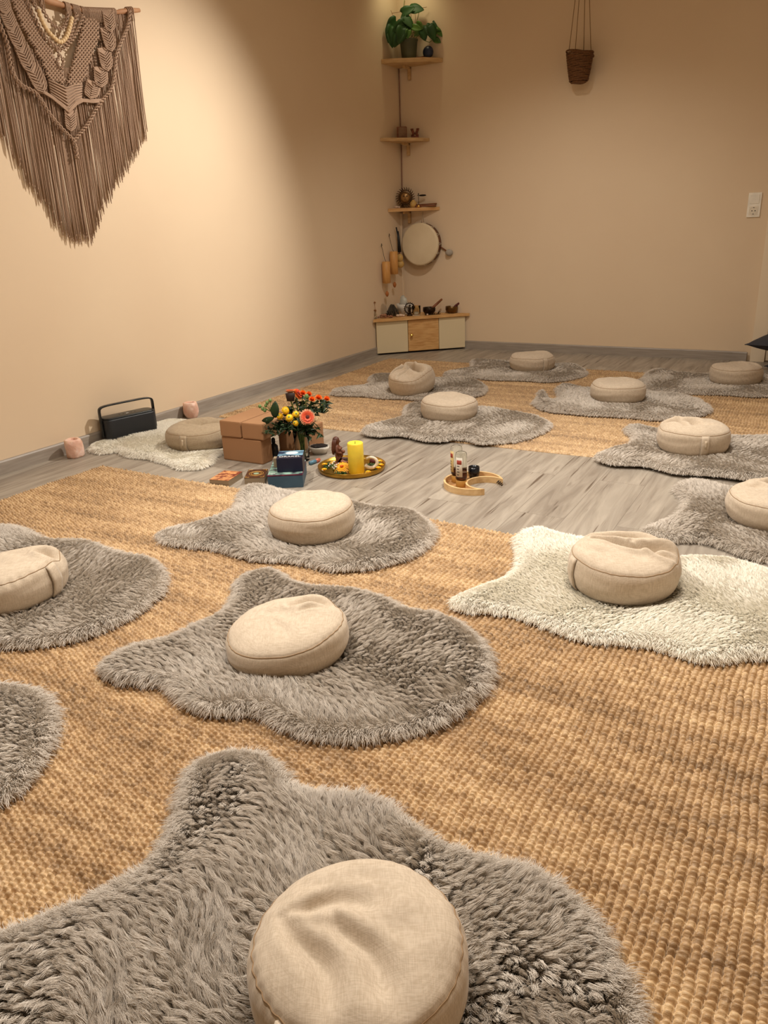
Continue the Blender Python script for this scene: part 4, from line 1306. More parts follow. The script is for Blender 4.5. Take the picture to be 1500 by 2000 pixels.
# frame drum on the back wall
dr = thing('frame_drum', 'round frame drum with pale skin hanging under the lowest shelf', 'drum', (.193, -.012, .828))
Rd = Matrix.Rotation(-PI / 2, 3, 'X').inverted() @ Matrix.Rotation(0, 3, 'Z')
Rd = Matrix.Rotation(PI / 2, 3, 'X')
g_ = G(); g_.lathe([(.150, .0), (.160, .0), (.161, .072), (.155, .073), (.150, .07)], (0, 0, 0), 48, Rd, cap=False); g_.build('frame', M['drum_frame'], dr)
g_ = G(); g_.lathe([(.163, .052), (.1635, .068), (.160, .0765), (.150, .078), (.0, .0775)], (0, 0, 0), 48, Rd, cap=False)
g_.build('drumhead', M['skin_drum'], dr)
g_ = G()
for k in range(14):
    a = 2 * PI * k / 14
    for da, zz in ((-.05, .032), (.05, .032)):
        g_.tube([(math.cos(a + da) * .1645, -.054, math.sin(a + da) * .1645), (math.cos(a) * .1635, -.002, math.sin(a) * .1635)], .0022, 5)
    g_.ball((math.cos(a) * .165, -.060, math.sin(a) * .165), .005, 6, 5)
g_.build('lacing', M['white_cord'], dr)
g_ = G(); g_.tube([(-.01, -.008, .16), (.0, -.006, .245)], .0018, 5); g_.tube([(.012, -.008, .16), (.002, -.006, .245)], .0018, 5); g_.build('hanging_cord', M['white_cord'], dr)
bt = thing('drum_beater', 'drum beater with pale felt head sticking out behind the drum', 'beater', (.30, -.008, .79))
g_ = G(); g_.tube([(-.10, .0, .10), (.10, -.004, -.02)], .005, 8); g_.build('stick', M['walnut'], bt)
g_ = G(); g_.ball((.125, -.014, -.032), .027, 16, 10, (1.15, .9, .95)); g_.build('felt_head', M['felt'], bt)

# chimes and rattle on the left wall
def chime(y, z0, z1, ct, label):
    t = thing('wind_chime', label, 'wind chime', (.045, y, z0), 0, 'bamboo tube wind chimes')
    H_ = z1 - z0
    g_ = G(); g_.lathe([(.026, 0), (.032, .002), (.032, H_ - .002), (.026, H_), (.0, H_)], seg=24, cap=True); g_.build('tube', M['bamboo'], t)
    g_ = G(); g_.tube([(0, 0, H_), (-.012, .0, H_ + .02), (-.034, .0, ct - z0)], .0018, 5); g_.tube([(-.034, -.006, ct - z0), (-.034, 0, ct - z0 + .02), (-.034, .008, ct - z0 + .004)], .0022, 5, closed=True); g_.build('cord', M['hole'], t)
    g_ = G(); g_.tube([(0, 0, .0), (0, 0, -.055)], .0012, 5); g_.build('string', M['white_cord'], t)
    g_ = G(); g_.ball((0, 0, -.075), .027, 12, 10, (.5, .6, 1.1), wob=lambda a, i: 1 - .05 * i * (i > 5)); g_.build('wind_catcher', M['catcher'], t)
    return t


chime(-.385, .550, .715, .83, 'left bamboo tube chime, the lower of the pair')
chime(-.255, .610, .785, .90, 'right bamboo tube chime, the higher of the pair')
rt_ = thing('rattle', 'wooden gourd rattle with black handle beside the chimes', 'rattle', (.04, -.135, .650))
g_ = G(); g_.ball((0, 0, .030), .030, 14, 10, (1, 1, 1)); g_.ball((0, -.006, .078), .026, 14, 10, (1, 1, 1.3)); g_.build('gourd', M['gourd'], rt_)
g_ = G(); g_.tube([(0, -.008, .10), (0, -.010, .13)], .006, 8); g_.build('neck', M['walnut'], rt_)
g_ = G(); g_.tube([(0, -.010, .125), (0, -.018, .20), (0, -.030, .285)], lambda t: .016 - .008 * t, 10, flat_z=.6); g_.tube([(0, -.02, .22), (-.01, -.036, .315)], .006, 8); g_.build('handle', M['black'], rt_)

# ------------------------------------------------------------------ corner cabinet
A0 = Vector((0.012, -.528, 0)); A1 = Vector((.562, -.020, 0))
ct_ = (A1 - A0).normalized(); cn_ = Vector((ct_.y, -ct_.x, 0)); CL = (A1 - A0).length
arz = math.atan2(ct_.y, ct_.x)
cab = thing('corner_cabinet', 'low diagonal corner cabinet with cream sides and a pine door', 'cabinet', A0, arz)
g_ = G(); g_.box((CL / 2, .03, .125), (CL - .02, .04, .24)); g_.build('carcass', M['shadow_gap'], cab)
for a, b2, nm in ((0.0, .262, 'side_panel'), (.522, CL, 'side_panel')):
    g_ = G(); g_.box(((a + b2) / 2, 0, .138), (b2 - a - .003, .018, .250), ch=.004); g_.build(nm, M['cream'], cab)
g_ = G(); g_.box((.392, 0, .138), (.257, .018, .246), ch=.002); dd_ = g_.build('door', M['pine'], cab)
g_ = G(); g_.lathe([(.004, 0), (.004, .012), (.012, .018), (.013, .024), (.009, .030), (.0, .031)], (.286, -.009, .145), 16, Matrix.Rotation(PI / 2, 3, 'X')); g_.build('knob', M['brass'], dd_)
g_ = G()
inv = Matrix.Rotation(-arz, 3, 'Z')
P = [(.002, -.002, 0), (.002, -.60, 0), (.62, -.002, 0)]
# front edge a little in front of the panels
poly = [Vector(p) - A0 for p in ((.016, -.016, 0), (.016, -.575, 0), (.602, -.016, 0))]
poly = [inv @ p for p in poly]
g_.prism([(p.x, p.y) for p in poly], .266, .287)
g_.build('top_board', M['pine'], cab)
ZC = .2875


def cpt(s0, d):
    """Point on the cabinet top: s0 along the front from the left, d back from the front."""
    p = A0 + ct_ * s0 - cn_ * d
    return Vector((p.x, p.y, ZC))


bs = thing('dried_flower_vase', 'tiny clear vase with dried flower at the left end of the cabinet', 'vase', cpt(.0, .012))
g_ = G(); g_.lathe([(.012, 0), (.015, .003), (.015, .035), (.009, .045), (.009, .055), (.0075, .055), (.0075, .045), (.0125, .034), (.0125, .004), (.0, .003)], seg=14, cap=False); g_.build('glass', M['glass'], bs)
g_ = G(); g_.tube([(0, 0, .01), (.002, 0, .09), (-.003, 0, .125)], .0012, 5)
for a in range(5): g_.ball((.006 * math.cos(a * 1.3), .006 * math.sin(a * 1.3), .125 + .003 * (a % 3)), .005, 6, 4)
for a in range(6): g_.ball((.008 * math.cos(a * 1.1), .008 * math.sin(a * 1.1), .062 + .004 * (a % 3)), .006, 6, 4)
g_.build('dried_flower', M['twig'], bs)
# mala bead heap
ml = thing('mala_necklace', 'reddish seed bead necklace piled on the left of the cabinet top', 'necklace', cpt(.085, .045))
g_ = G()
pts = []
for i in range(150):
    a = i * .235; rr_ = .030 + .022 * math.sin(i * .083)
    pts.append((rr_ * 1.5 * math.cos(a), rr_ * .8 * math.sin(a), .007 + .022 * abs(math.sin(i * .021)) * (1 - rr_ / .06)))
g_.tube(pts, .0018, 5); g_.build('string', M['twig'], ml)
g_ = G()
for i in range(0, 150, 2): g_.ball(pts[i], .0058, 6, 5)
tag(g_.build('beads', M['seed'], ml), None, None, kind='stuff')
g_ = G(); g_.lathe([(.030, 0), (.034, .003), (.035, .06), (.030, .085), (.018, .098), (.004, .103), (.004, .112), (0, .112)], seg=22, cap=False)
tag(g_.build('glass_cloche', M['glass'], loc=cpt(.085, .115)), 'clear glass cloche behind the bead necklace', 'cloche')
g_ = G(); g_.lathe([(.0, .0), (.012, 0), (.013, .075), (.0, .078)], seg=12); g_.ball((0, 0, .05), .014, 10, 8, (1, 1, 1.6))
tag(g_.build('wood_figurine', M['twig'], loc=cpt(.105, .195)), 'small brown wooden figurine behind the glass cloche', 'figurine')
# driftwood tangle
g_ = G()
rr = random.Random(3)
for i in range(34):
    a = rr.uniform(-1, 1); b2 = rr.uniform(-1, 1)
    top = (a * .022, b2 * .015, .085 + rr.uniform(-.02, .012)); bot = (a * .06 + rr.uniform(-.02, .02), b2 * .035, .004)
    mid = ((top[0] + bot[0]) / 2 + rr.uniform(-.012, .012), (top[1] + bot[1]) / 2 - .01, .05)
    g_.tube([bot, mid, top], rr.uniform(.0025, .005), 6)
tag(g_.build('driftwood_bundle', M['drift'], loc=cpt(.165, .105), rz=arz), 'dark tent shaped bundle of sticks leaning against the white bowl', 'stick bundle')
g_ = G(); g_.lathe([(.0, 0), (.028, 0), (.032, .006), (.060, .050), (.070, .088), (.067, .088), (.056, .050), (.028, .010), (.0, .008)], seg=32, cap=False)
tag(g_.build('white_bowl', M['ceramic'], loc=cpt(.285, .165)), 'white ceramic bowl at the back of the cabinet top', 'bowl')
g_ = G(); g_.ball((0, 0, .062), .048, 9, 7, (.85, .6, 1.25), wob=lambda a, i: .86 + .14 * math.sin(a * 3 + i * 1.7))
tag(g_.build('crystal', M['crystal'], loc=cpt(.275, .165) + Vector((0, 0, .035))), 'large milky crystal standing in the white bowl', 'crystal')
for k, (s0, d_, r_) in enumerate(((.195, .05, .014), (.218, .045, .016), (.240, .040, .012))):
    g_ = G(); g_.ball((0, 0, r_ * .7), r_, 10, 8, (1.2, .9, .7), wob=lambda a, i: 1 + .06 * math.sin(a * 2 + i + k))
    tag(g_.build('white_pebble', M['stone_w'], loc=cpt(s0, d_)), ['pale pebble in front of the stick bundle', 'middle pale pebble of three in front of the white bowl', 'pale pebble nearest the dancing figure'][k], 'pebble', 'pale pebbles on the cabinet')
wr = thing('dancing_figure_statuette', 'dark statuette of a dancer inside a flame ring before the bowl', 'statuette', cpt(.302, .075), arz)
g_ = G()
ring = [(math.cos(2 * PI * j / 36) * .040, 0, math.sin(2 * PI * j / 36) * .040 + .058) for j in range(36)]
g_.tube(ring, .0042, 6, closed=True)
for j in range(0, 36, 2):
    a = 2 * PI * j / 36
    g_.tube([(math.cos(a) * .042, 0, math.sin(a) * .042 + .058), (math.cos(a) * .051, 0, math.sin(a) * .051 + .058)], .003, 5, r2=.001)
g_.build('flame_ring', M['dark_metal'], wr)
g_ = G(); g_.tube([(0, 0, .016), (.004, -.002, .030), (0, -.003, .045), (.002, -.003, .066)], lambda t: .006 + .003 * t, 8); g_.ball((.002, -.003, .080), .0075, 10, 8, (1, 1, 1.2))
for s0 in (-1, 1):
    g_.tube([(s0 * .006, -.003, .066), (s0 * .022, -.004, .062), (s0 * .030, -.004, .078)], .0028, 6); g_.tube([(s0 * .006, -.003, .064), (s0 * .018, -.005, .052), (s0 * .006, -.008, .050)], .0028, 6)
g_.tube([(0, -.002, .045), (-.014, -.006, .042), (-.008, -.006, .030)], .004, 6)
g_.build('dancer', M['dark_metal'], wr)
g_ = G(); g_.lathe([(0, 0), (.022, 0), (.024, .006), (.016, .010), (.014, .016), (0, .018)], seg=16); g_.build('base', M['dark_metal'], wr)
gl = thing('glass_tumbler', 'clear tealight tumbler at the front of the cabinet top', 'glass', cpt(.350, .045))
g_ = G(); g_.lathe([(.0, 0), (.029, 0), (.032, .003), (.035, .078), (.0325, .078), (.0295, .008), (.0, .007)], seg=28, cap=False); g_.build('glass', M['glass'], gl)
g_ = G(); g_.lathe([(0, .008), (.019, .008), (.019, .022), (0, .022)], seg=20); g_.build('tealight', M['ceramic'], gl)


def singing_bowl(loc, r_, h_, m, label, rz, mal, mm, mr):
    t = thing('singing_bowl', label, 'singing bowl', loc, rz, 'brass singing bowls')
    g_ = G(); g_.lathe([(.0, 0), (r_ * .45, 0), (r_ * .72, h_ * .10), (r_ * .97, h_ * .45), (r_, h_ * .75), (r_ * .96, h_), (r_ * .91, h_), (r_ * .94, h_ * .7), (r_ * .9, h_ * .45), (r_ * .66, h_ * .16), (.0, h_ * .10)], seg=40, cap=False)
    g_.build('bowl', m, t)
    k = thing('bowl_mallet', mal[0], 'mallet', loc, rz, 'singing bowl mallets')
    g_ = G(); g_.tube(mal[1], mr, 12, r2=mr * .72); g_.ball(mal[1][-1], mr * .72, 10, 6); g_.ball(mal[1][0], mr, 10, 6); g_.build('stick', mm, k)
    return t


singing_bowl(cpt(.470, .085), .052, .056, M['dark_metal'], 'black patterned singing bowl in the middle of the cabinet', arz,
             ('thick brown wooden mallet rising out of the black bowl', [Vector((.0, 0, .020)), Vector((.045, -.002, .062)), Vector((.105, -.004, .110))]), M['walnut'], .0125)
singing_bowl(cpt(.655, .060), .052, .055, M['bronze'], 'golden brown singing bowl at the right end of the cabinet', arz,
             ('short dark red mallet on the rim of the golden bowl', [Vector((.005, .01, .022)), Vector((.035, .005, .055)), Vector((.060, .0, .074))]), M['maroon'], .011)
g_ = G()
for k in range(9):
    a = k / 8
    g_.tube([(-.055 + .12 * a, .004 * math.sin(k * 2), .004), (-.050 + .12 * a, -.004, .010 + .016 * a * (k % 2))], .004, 6, r2=.0015)
g_.tube([(-.06, 0, .003), (.0, -.004, .004), (.07, 0, .005)], .004, 6, flat_z=.6)
g_.tube([(.05, 0, .006), (.064, 0, .022), (.058, 0, .036)], .005, 6, r2=.001)
tag(g_.build('metal_leaf_tray', M['dark_metal'], loc=cpt(.475, .022), rz=arz), 'dark spiky metal leaf lying in front of the black bowl', 'ornament')
g_ = G(); g_.ball((0, 0, .006), .008, 8, 6, (1.2, 1, .8)); tag(g_.build('white_pebble', M['stone_w'], loc=cpt(.435, .020)), 'tiny white stone in front of the black singing bowl', 'pebble')

# ------------------------------------------------------------------ hanging basket on the back wall
hb = thing('hanging_basket_planter', 'coiled brown seagrass basket hanging on four cords at the back wall', 'hanging planter', (1.447, -.11, 1.848))
g_ = G()
prof = []
n = 17
for k in range(n):
    t = k / (n - 1)
    prof.append((.056 + .030 * t ** .8 + (.0 if k else -.008), .170 * t))
for k, (r_, z) in enumerate(prof):
    ring = [(math.cos(2 * PI * j / 32) * r_ * (1 + .01 * math.sin(j * 3 + k)), math.sin(2 * PI * j / 32) * r_, z + .002 * math.sin(j * .6 + k * 2)) for j in range(32)]
    g_.tube(ring, .0068, 6, closed=True)
g_.lathe([(0, -.004), (.045, -.004), (.052, .0)], seg=24, cap=False)
g_.tube([(math.cos(2 * PI * j / 32) * .090, math.sin(2 * PI * j / 32) * .090, .168 - .02 * (math.cos(2 * PI * j / 32 - .5))) for j in range(32)], .006, 6, closed=True)
g_.build('basket', M['basket'], hb)
g_ = G(); g_.lathe([(0, .150), (.080, .152)], seg=24, cap=False); g_.build('soil', M['soil'], hb)
for px_, dy_ in ((-.072, -.02), (-.040, .03), (.030, -.02), (.070, .02)):
    g_ = G(); g_.tube([RG * px_ + TV * dy_ + Vector((0, 0, .165)), RG * (px_ * .18) + Vector((0, 0, .86))], .0022, 5)
    g_.build('cord', M['cord'], hb)
g_ = G(); g_.tube([(0, 0, .85), (0, .012, .862), (0, .10, .862)], .003, 6); g_.build('hook', M['brass'], hb)
for k in range(12):
    a = rr.uniform(0, 2 * PI); q = rr.uniform(.01, .065)
    g_ = G()
    leaf_mesh(g_, (q * math.cos(a), q * math.sin(a), .150 + rr.uniform(.0, .02)), rr.uniform(.028, .045), rr.uniform(.018, .026), a + rr.uniform(-.5, .5), rr.uniform(.2, 1.2))
    g_.build('leaf', M['leaf_light' if k % 3 else 'leaf'], hb)

# ------------------------------------------------------------------ light switch with socket
sw = thing('light_switch_socket', 'cream double wall plate with rocker switch over a round socket', 'switch', (2.627, 0, 1.018))
g_ = G(); g_.box((0, -.005, 0), (.080, .010, .151), ch=.003); g_.build('plate', M['switch'], sw)
g_ = G(); g_.box((0, -.0115, .036), (.056, .006, .056), ch=.002, tilt=(.05, 0)); g_.build('rocker', M['switch'], sw)
g_ = G(); g_.lathe([(.0, -.0104), (.017, -.0104), (.019, -.0095), (.0215, .0002), (.0235, .001)], (0, -.0112, -.036), 28, Matrix.Rotation(PI / 2, 3, 'X'), cap=False)
g_.box((0, -.0104, -.036), (.056, .002, .056), ch=.001)
sk = g_.build('socket', M['socket_in'], sw)
g_ = G()
for s0 in (-1, 1): g_.lathe([(0, 0), (.0035, 0)], (s0 * .0095, -.0125, -.036), 12, Matrix.Rotation(PI / 2, 3, 'X'), cap=False)
g_.box((0, -.012, -.0165), (.007, .002, .004)); g_.box((0, -.012, -.0555), (.007, .002, .004))
g_.build('contacts', M['hole'], sk)

# ------------------------------------------------------------------ charcoal pillows
def pillow(loc, rz, tiltx, label):
    n = 25
    u = np.linspace(-1, 1, n)
    U, V = np.meshgrid(u, u, indexing='ij')
    t = thing('throw_pillow', label, 'pillow', loc, rz, 'charcoal throw pillows')
    Rn = np.array(Matrix.Rotation(tiltx, 3, 'X'))
    for sgn in (1,):
        e_ = (1 - np.abs(U) ** 2.6) * (1 - np.abs(V) ** 2.6)
        pin = 1 - .10 * (1 - U * U) * V ** 2 * 0 
        X = .22 * U * (1 - .09 * (1 - V * V)) ; Y = .22 * V * (1 - .09 * (1 - U * U))
        Zt = .062 * np.clip(e_, 0, 1) ** .55 + .004 * noise2(U, V, .9, 5) * e_
        Zb = -.062 * np.clip(e_, 0, 1) ** .55
        g_ = G()
        top = np.stack([X, Y, Zt + .062], -1) @ Rn.T; bot = np.stack([X, Y, Zb + .062], -1) @ Rn.T
        vs = [tuple(p) for p in top.reshape(-1, 3)] + [tuple(p) for p in bot.reshape(-1, 3)]
        fs = []
        for i in range(n - 1):
            for j in range(n - 1):
                a = i * n + j
                fs.append([a, a + n, a + n + 1, a + 1]); fs.append([n * n + q for q in (a, a + 1, a + n + 1, a + n)])
        g_.add(vs, fs); g_.build('cover', M['pillow_dark'], t)
        ed = [top[i, 0] for i in range(n)] + [top[n - 1, j] for j in range(1, n)] + [top[i, n - 1] for i in range(n - 2, -1, -1)] + [top[0, j] for j in range(n - 2, 0, -1)]
        g_ = G(); g_.tube([tuple(p) for p in ed], .003, 5, closed=True); g_.build('piping', M['pillow_dark'], t)
    return t


pillow((3.10, -.36, .0), -.15, .0, 'lower charcoal pillow on the floor in the far right corner')
pillow((2.995, -.30, .125), -.35, .05, 'upper charcoal pillow stacked on another at the right edge')

# ------------------------------------------------------------------ portable speaker
sp_ = thing('portable_speaker', 'charcoal portable speaker with arched carry handle on the cream skin', 'speaker', (.092, -3.235, .021), math.radians(76))
g_ = G()


def rrect(w_, d_, r_, n=6):
    P = []
    for cx_, cy_, a0 in ((w_ / 2 - r_, d_ / 2 - r_, 0), (-w_ / 2 + r_, d_ / 2 - r_, 90), (-w_ / 2 + r_, -d_ / 2 + r_, 180), (w_ / 2 - r_, -d_ / 2 + r_, 270)):
        for k in range(n + 1):
            a = math.radians(a0 + 90 * k / n); P.append((cx_ + r_ * math.cos(a), cy_ + r_ * math.sin(a)))
    return P


def loft(g, levels):
    """levels: list of (polygon, z)."""
    n = len(levels[0][0]); vs = []
    for P, z in levels: vs += [(x, y, z) for x, y in P]
    fs = [list(range(n))[::-1], [(len(levels) - 1) * n + i for i in range(n)]]
    for l in range(len(levels) - 1):
        fs += [[l * n + i, l * n + (i + 1) % n, (l + 1) * n + (i + 1) % n, (l + 1) * n + i] for i in range(n)]
    g.add(vs, fs)


loft(g_, [(rrect(.275, .085, .028), 0), (rrect(.283, .092, .030), .004), (rrect(.284, .093, .030), .100), (rrect(.280, .089, .029), .108)])
g_.build('body', M['speaker'], sp_)
g_ = G(); loft(g_, [(rrect(.280, .089, .029), .1075), (rrect(.284, .093, .03), .112), (rrect(.276, .085, .028), .116), (rrect(.27, .080, .026), .1165)]); tp = g_.build('top_panel', M['speaker_rim'], sp_)
g_ = G()
for k in (-2, -1, 1, 2): g_.lathe([(0, 0), (.004, 0), (.004, .0006), (0, .0008)], (k * .022, 0, .1166), 12)
g_.build('buttons', M['speaker'], tp)
g_ = G(); g_.box((0, 0, .1169), (.014, .004, .001)); g_.build('status_mark', M['ink_white'], tp)
g_ = G()
pts = []
for k in range(25):
    t = k / 24
    if t < .2: p = (-.149, 0, .02 + .115 * t / .2)
    elif t > .8: p = (.149, 0, .02 + .115 * (1 - t) / .2)
    else:
        a = PI * (t - .2) / .6
        x = -math.copysign(abs(math.cos(a)) ** .35, math.cos(a)) * .149; z = .135 + .040 * math.sin(a) ** .35
        p = (x, 0, z)
    pts.append(p)
vs, fs = [], []
for i, p in enumerate(pts):
    t = Vector(pts[min(i + 1, 24)]) - Vector(pts[max(i - 1, 0)]); t.normalize()
    nn_ = Vector((t.z, 0, -t.x))
    for a, b2 in ((-.0035, -.011), (.0035, -.011), (.0035, .011), (-.0035, .011)):
        vs.append(Vector(p) + nn_ * a + Vector((0, b2, 0)))
for i in range(24):
    for k in range(4): fs.append([i * 4 + k, i * 4 + (k + 1) % 4, (i + 1) * 4 + (k + 1) % 4, (i + 1) * 4 + k])
fs += [[0, 1, 2, 3], [99, 98, 97, 96]]
g_.add(vs, fs); ho = g_.build('handle', M['speaker_rim'], sp_)
md = ho.modifiers.new('bev', 'BEVEL'); md.width = .0018; md.segments = 2

# ------------------------------------------------------------------ salt rock tealight holders
def salt(loc, seed, label, taper):
    t = thing('salt_candle_holder', label, 'candle holder', loc, seed, 'pink salt rock candle holders')
    g_ = G()
    r_ = random.Random(seed)
    ph = [r_.uniform(0, 6) for _ in range(6)]
    def wob(a, i):
        return 1 + .05 * math.sin(3 * a + ph[0] + i * .4) + .04 * math.sin(5 * a + ph[1] - i) + .025 * math.sin(9 * a + ph[2] + 2 * i)
    g_.lathe([(.0, 0), (.036 * taper, 0), (.040 * taper, .008), (.041, .03), (.042, .05), (.041, .070), (.038, .084), (.034, .088), (.024, .088), (.022, .084), (.021, .066), (.0, .064)], seg=36, wob=wob, cap=False)
    g_.build('rock', M['salt'], t)
    g_ = G(); g_.lathe([(0, .066), (.019, .066), (.019, .078), (.017, .078), (.016, .074), (0, .074)], seg=20, cap=False); g_.build('tealight', M['ceramic'], t)


salt((.088, -3.588, 0), 1, 'smooth pink salt candle holder left of the speaker on bare planks', 1.0)
salt((.062, -2.748, 0), 2, 'rough pink salt candle holder behind the cream skin by the skirting', .82)

# ------------------------------------------------------------------ foam yoga blocks
def block(c, d, rz, label):
    g_ = G(); g_.box((0, 0, 0), d, ch=.007)
    return tag(g_.build('yoga_block', M['block'], loc=c, rz=rz), label, 'yoga block', 'brown foam yoga blocks')


block((.923, -3.305, .0565), (.229, .078, .113), .0, 'brown foam block standing on its edge under the stacked pair, nearest the cream skin')
block((1.052, -3.055, .0565), (.11, .225, .113), .04, 'brown foam block standing behind the glass vase')
block((.868, -3.215, .1515), (.118, .27, .075), .03, 'brown foam block lying on top, the one nearer the taupe cushion')
block((.992, -3.212, .1515), (.118, .27, .075), .03, 'brown foam block lying on top, the one nearer the bouquet')
dk = thing('dark_glass_bottle', 'small black glass bottle in the dark gap between the foam blocks', 'bottle', (1.012, -3.222, 0))
g_ = G(); g_.lathe([(0, 0), (.017, 0), (.019, .004), (.019, .055), (.008, .066), (.008, .074), (0, .074)], seg=20); g_.build('glass', M['cup'], dk)
g_ = G(); g_.lathe([(0, .072), (.009, .072), (.009, .088), (.004, .094), (0, .094)], seg=16); g_.build('cap', M['black'], dk)

# ------------------------------------------------------------------ card boxes and decks
def text(s_, size, m, parent, loc, rot, ext=.0003):
    c = bpy.data.curves.new('lettering', 'FONT'); c.body = s_; c.size = size; c.extrude = ext; c.align_x = 'CENTER'; c.align_y = 'CENTER'
    c.materials.append(m)
    tmp = bpy.data.objects.new('tmp_text', c); COL.objects.link(tmp); bpy.context.view_layer.update()
    me_ = bpy.data.meshes.new_from_object(tmp.evaluated_get(bpy.context.evaluated_depsgraph_get())); bpy.data.objects.remove(tmp)
    me_.materials.clear(); me_.materials.append(m)
    o = bpy.data.objects.new('lettering', me_); COL.objects.link(o); o.parent = parent; o.location = loc; o.rotation_euler = rot
    return o


BR = math.radians(30.7)
lb = thing('oracle_card_box', 'larger slate blue card box lying flat under the navy box', 'card box', (1.279, -3.482, 0), BR, 'card boxes on the floor')
g_ = G(); g_.box((0, 0, .026), (.143, .20, .052), ch=.0012); g_.build('tray', M['slate'], lb)
g_ = G(); g_.box((0, 0, .0545), (.1445, .2015, .005), ch=.001); g_.build('lid_edge', M['magenta'], lb)
g_ = G(); g_.box((0, 0, .0575), (.141, .198, .001)); g_.build('cover_art', M['dusk_art'], lb)
text('CH', .013, M['ink_white'], lb, (-.050, -.084, .0583), (0, 0, 0))
# navy box rests on it
bx = thing('oracle_card_box', 'small navy card box with ORAKEL on its lid, on the slate box', 'card box', (1.303, -3.484, .0584), BR, 'card boxes on the floor')
g_ = G(); g_.box((0, 0, .029), (.106, .112, .058), ch=.001); g_.build('box', M['navy'], bx)
g_ = G(); g_.box((0, .020, .0585), (.104, .070, .001)); g_.build('cover_art', M['sky_art'], bx)
g_ = G(); g_.lathe([(0, .0592), (.026, .0592), (.027, .0590)], (0.004, .022, 0), 28, cap=False, wob=lambda a, i: 1.0 - .25 * abs(math.sin(a))); g_.build('moon_print', M['ink_white'], bx)
text('ORAKEL', .024, M['ink_white'], bx, (0, -.032, .0590), (0, 0, 0))
g_ = G(); g_.box((-.064, .03, .02), (.022, .03, .04), ch=.001)
tag(g_.build('small_card', M['paper'], loc=(1.303, -3.484, .0585), rz=BR), 'small beige card packet leaning beside the navy box', 'card packet')

d1 = thing('card_deck', 'card deck with a worn red and orange back, leftmost on the planks', 'card deck', (1.042, -3.598, 0), math.radians(12), 'stacked card decks')
for k in range(3):
    g_ = G(); g_.box((.0006 * math.sin(k * 5), .0006 * math.cos(k * 4), .0043 + k * .0086), (.088, .125, .0084), rz=.006 * math.sin(k * 9)); g_.build('cards', M['paper'], d1)
g_ = G(); g_.box((0, 0, .0265), (.089, .126, .0012), ch=.0003); g_.build('top_card', M['deck_red'], d1)
d2 = thing('card_deck', 'dark card deck with golden rings on its back, beside the slate box', 'card deck', (1.150, -3.530, 0), math.radians(30), 'stacked card decks')
g_ = G(); g_.box((0, 0, .0138), (.084, .115, .0275), ch=.0008); g_.build('cards', M['paper'], d2)
g_ = G(); g_.box((0, 0, .0283), (.085, .116, .0012)); tc_ = g_.build('top_card', M['deck_dark'], d2)
g_ = G()
for r_ in (.022, .030): g_.tube([(math.cos(2 * PI * j / 28) * r_, math.sin(2 * PI * j / 28) * r_, .0290) for j in range(28)], .0011, 4, closed=True)
for sx, sy in ((-1, -1), (1, -1), (1, 1), (-1, 1)):
    g_.tube([(sx * .038, sy * .035, .0290), (sx * .038, sy * .053, .0290), (sx * .022, sy * .053, .0290)], .0011, 4)
g_.build('gold_print', M['deck_gold'], tc_)
g_ = G(); g_.lathe([(0, .0295), (.012, .0292)], seg=20, cap=False); g_.build('centre_print', M['deck_mint'], tc_)

# ------------------------------------------------------------------ vase and bouquet
VX, VY = 1.163, -3.208
vs_ = thing('glass_vase', 'flared clear glass vase holding the bouquet', 'vase', (VX, VY, 0))
g_ = G(); g_.lathe([(.0, 0), (.029, 0), (.031, .004), (.033, .07), (.038, .142), (.0365, .142), (.0315, .07), (.029, .012), (.0, .010)], seg=40, cap=False); g_.build('glass', M['glass'], vs_)


def fpt(px_, py_, dep=0.0):
    q = RG * ((px_ - 589) * .00228) + TV * dep
    return Vector((q.x, q.y, .306 - (py_ - 768) * .00243))


def stem_to(g, top, r_=.0018, base=None, bow=.3):
    b0_ = base or Vector((random.uniform(-.012, .012) - top.x * .12, random.uniform(-.012, .012) - top.y * .12, .014))
    lip = Vector((top.x * .22, top.y * .22, .14))
    l2 = math.hypot(lip.x, lip.y)
    if l2 > .028: lip.x *= .028 / l2; lip.y *= .028 / l2
    pts = []
    for k in range(5): pts.append(b0_.lerp(lip, k / 5))
    for k in range(7):
        t = k / 6
        p = lip.lerp(top, t); p.z += .012 * math.sin(PI * t); pts.append(p)
    g.tube(pts, r_, 6)
    return pts


def flower_root(name, label, cat, group):
    return thing(name, label, cat, (VX, VY, 0), 0, group)


def frame_of(n_):
    n_ = n_.normalized(); a = n_.orthogonal().normalized(); b2 = n_.cross(a)
    return Matrix((a, b2, n_)).transposed()


def petals(g, c, n_, cnt, r0, r1, w_, lift, seedr, curl=0.0):
    R_ = frame_of(n_)
    for k in range(cnt):
        a = 2 * PI * (k + seedr * .37) / cnt + random.uniform(-.04, .04)
        d = Vector((math.cos(a), math.sin(a), 0)); s_ = Vector((-math.sin(a), math.cos(a), 0))
        L1 = r1 * random.uniform(.93, 1.04)
        row = [(r0, w_ * .35), ((r0 + L1) * .5, w_ * .5), (L1 * .9, w_ * .42), (L1, w_ * .12)]
        vs, fs = [], []
        for q, (rr_, hw) in enumerate(row):
            t = (rr_ - r0) / max(1e-6, L1 - r0)
            z = lift * t - curl * t * t
            for sg in (-1, 0, 1):
                vs.append(Vector(c) + R_ @ (d * rr_ + s_ * hw * sg + Vector((0, 0, z + (.0008 if sg else 0)))))
        for q in range(3):
            for j in range(2): fs.append([q * 3 + j, q * 3 + j + 1, (q + 1) * 3 + j + 1, (q + 1) * 3 + j])
        g.add(vs, fs)


TVU = (TV + Vector((0, 0, .55))).normalized()
BG = 'flower stems in the vase'


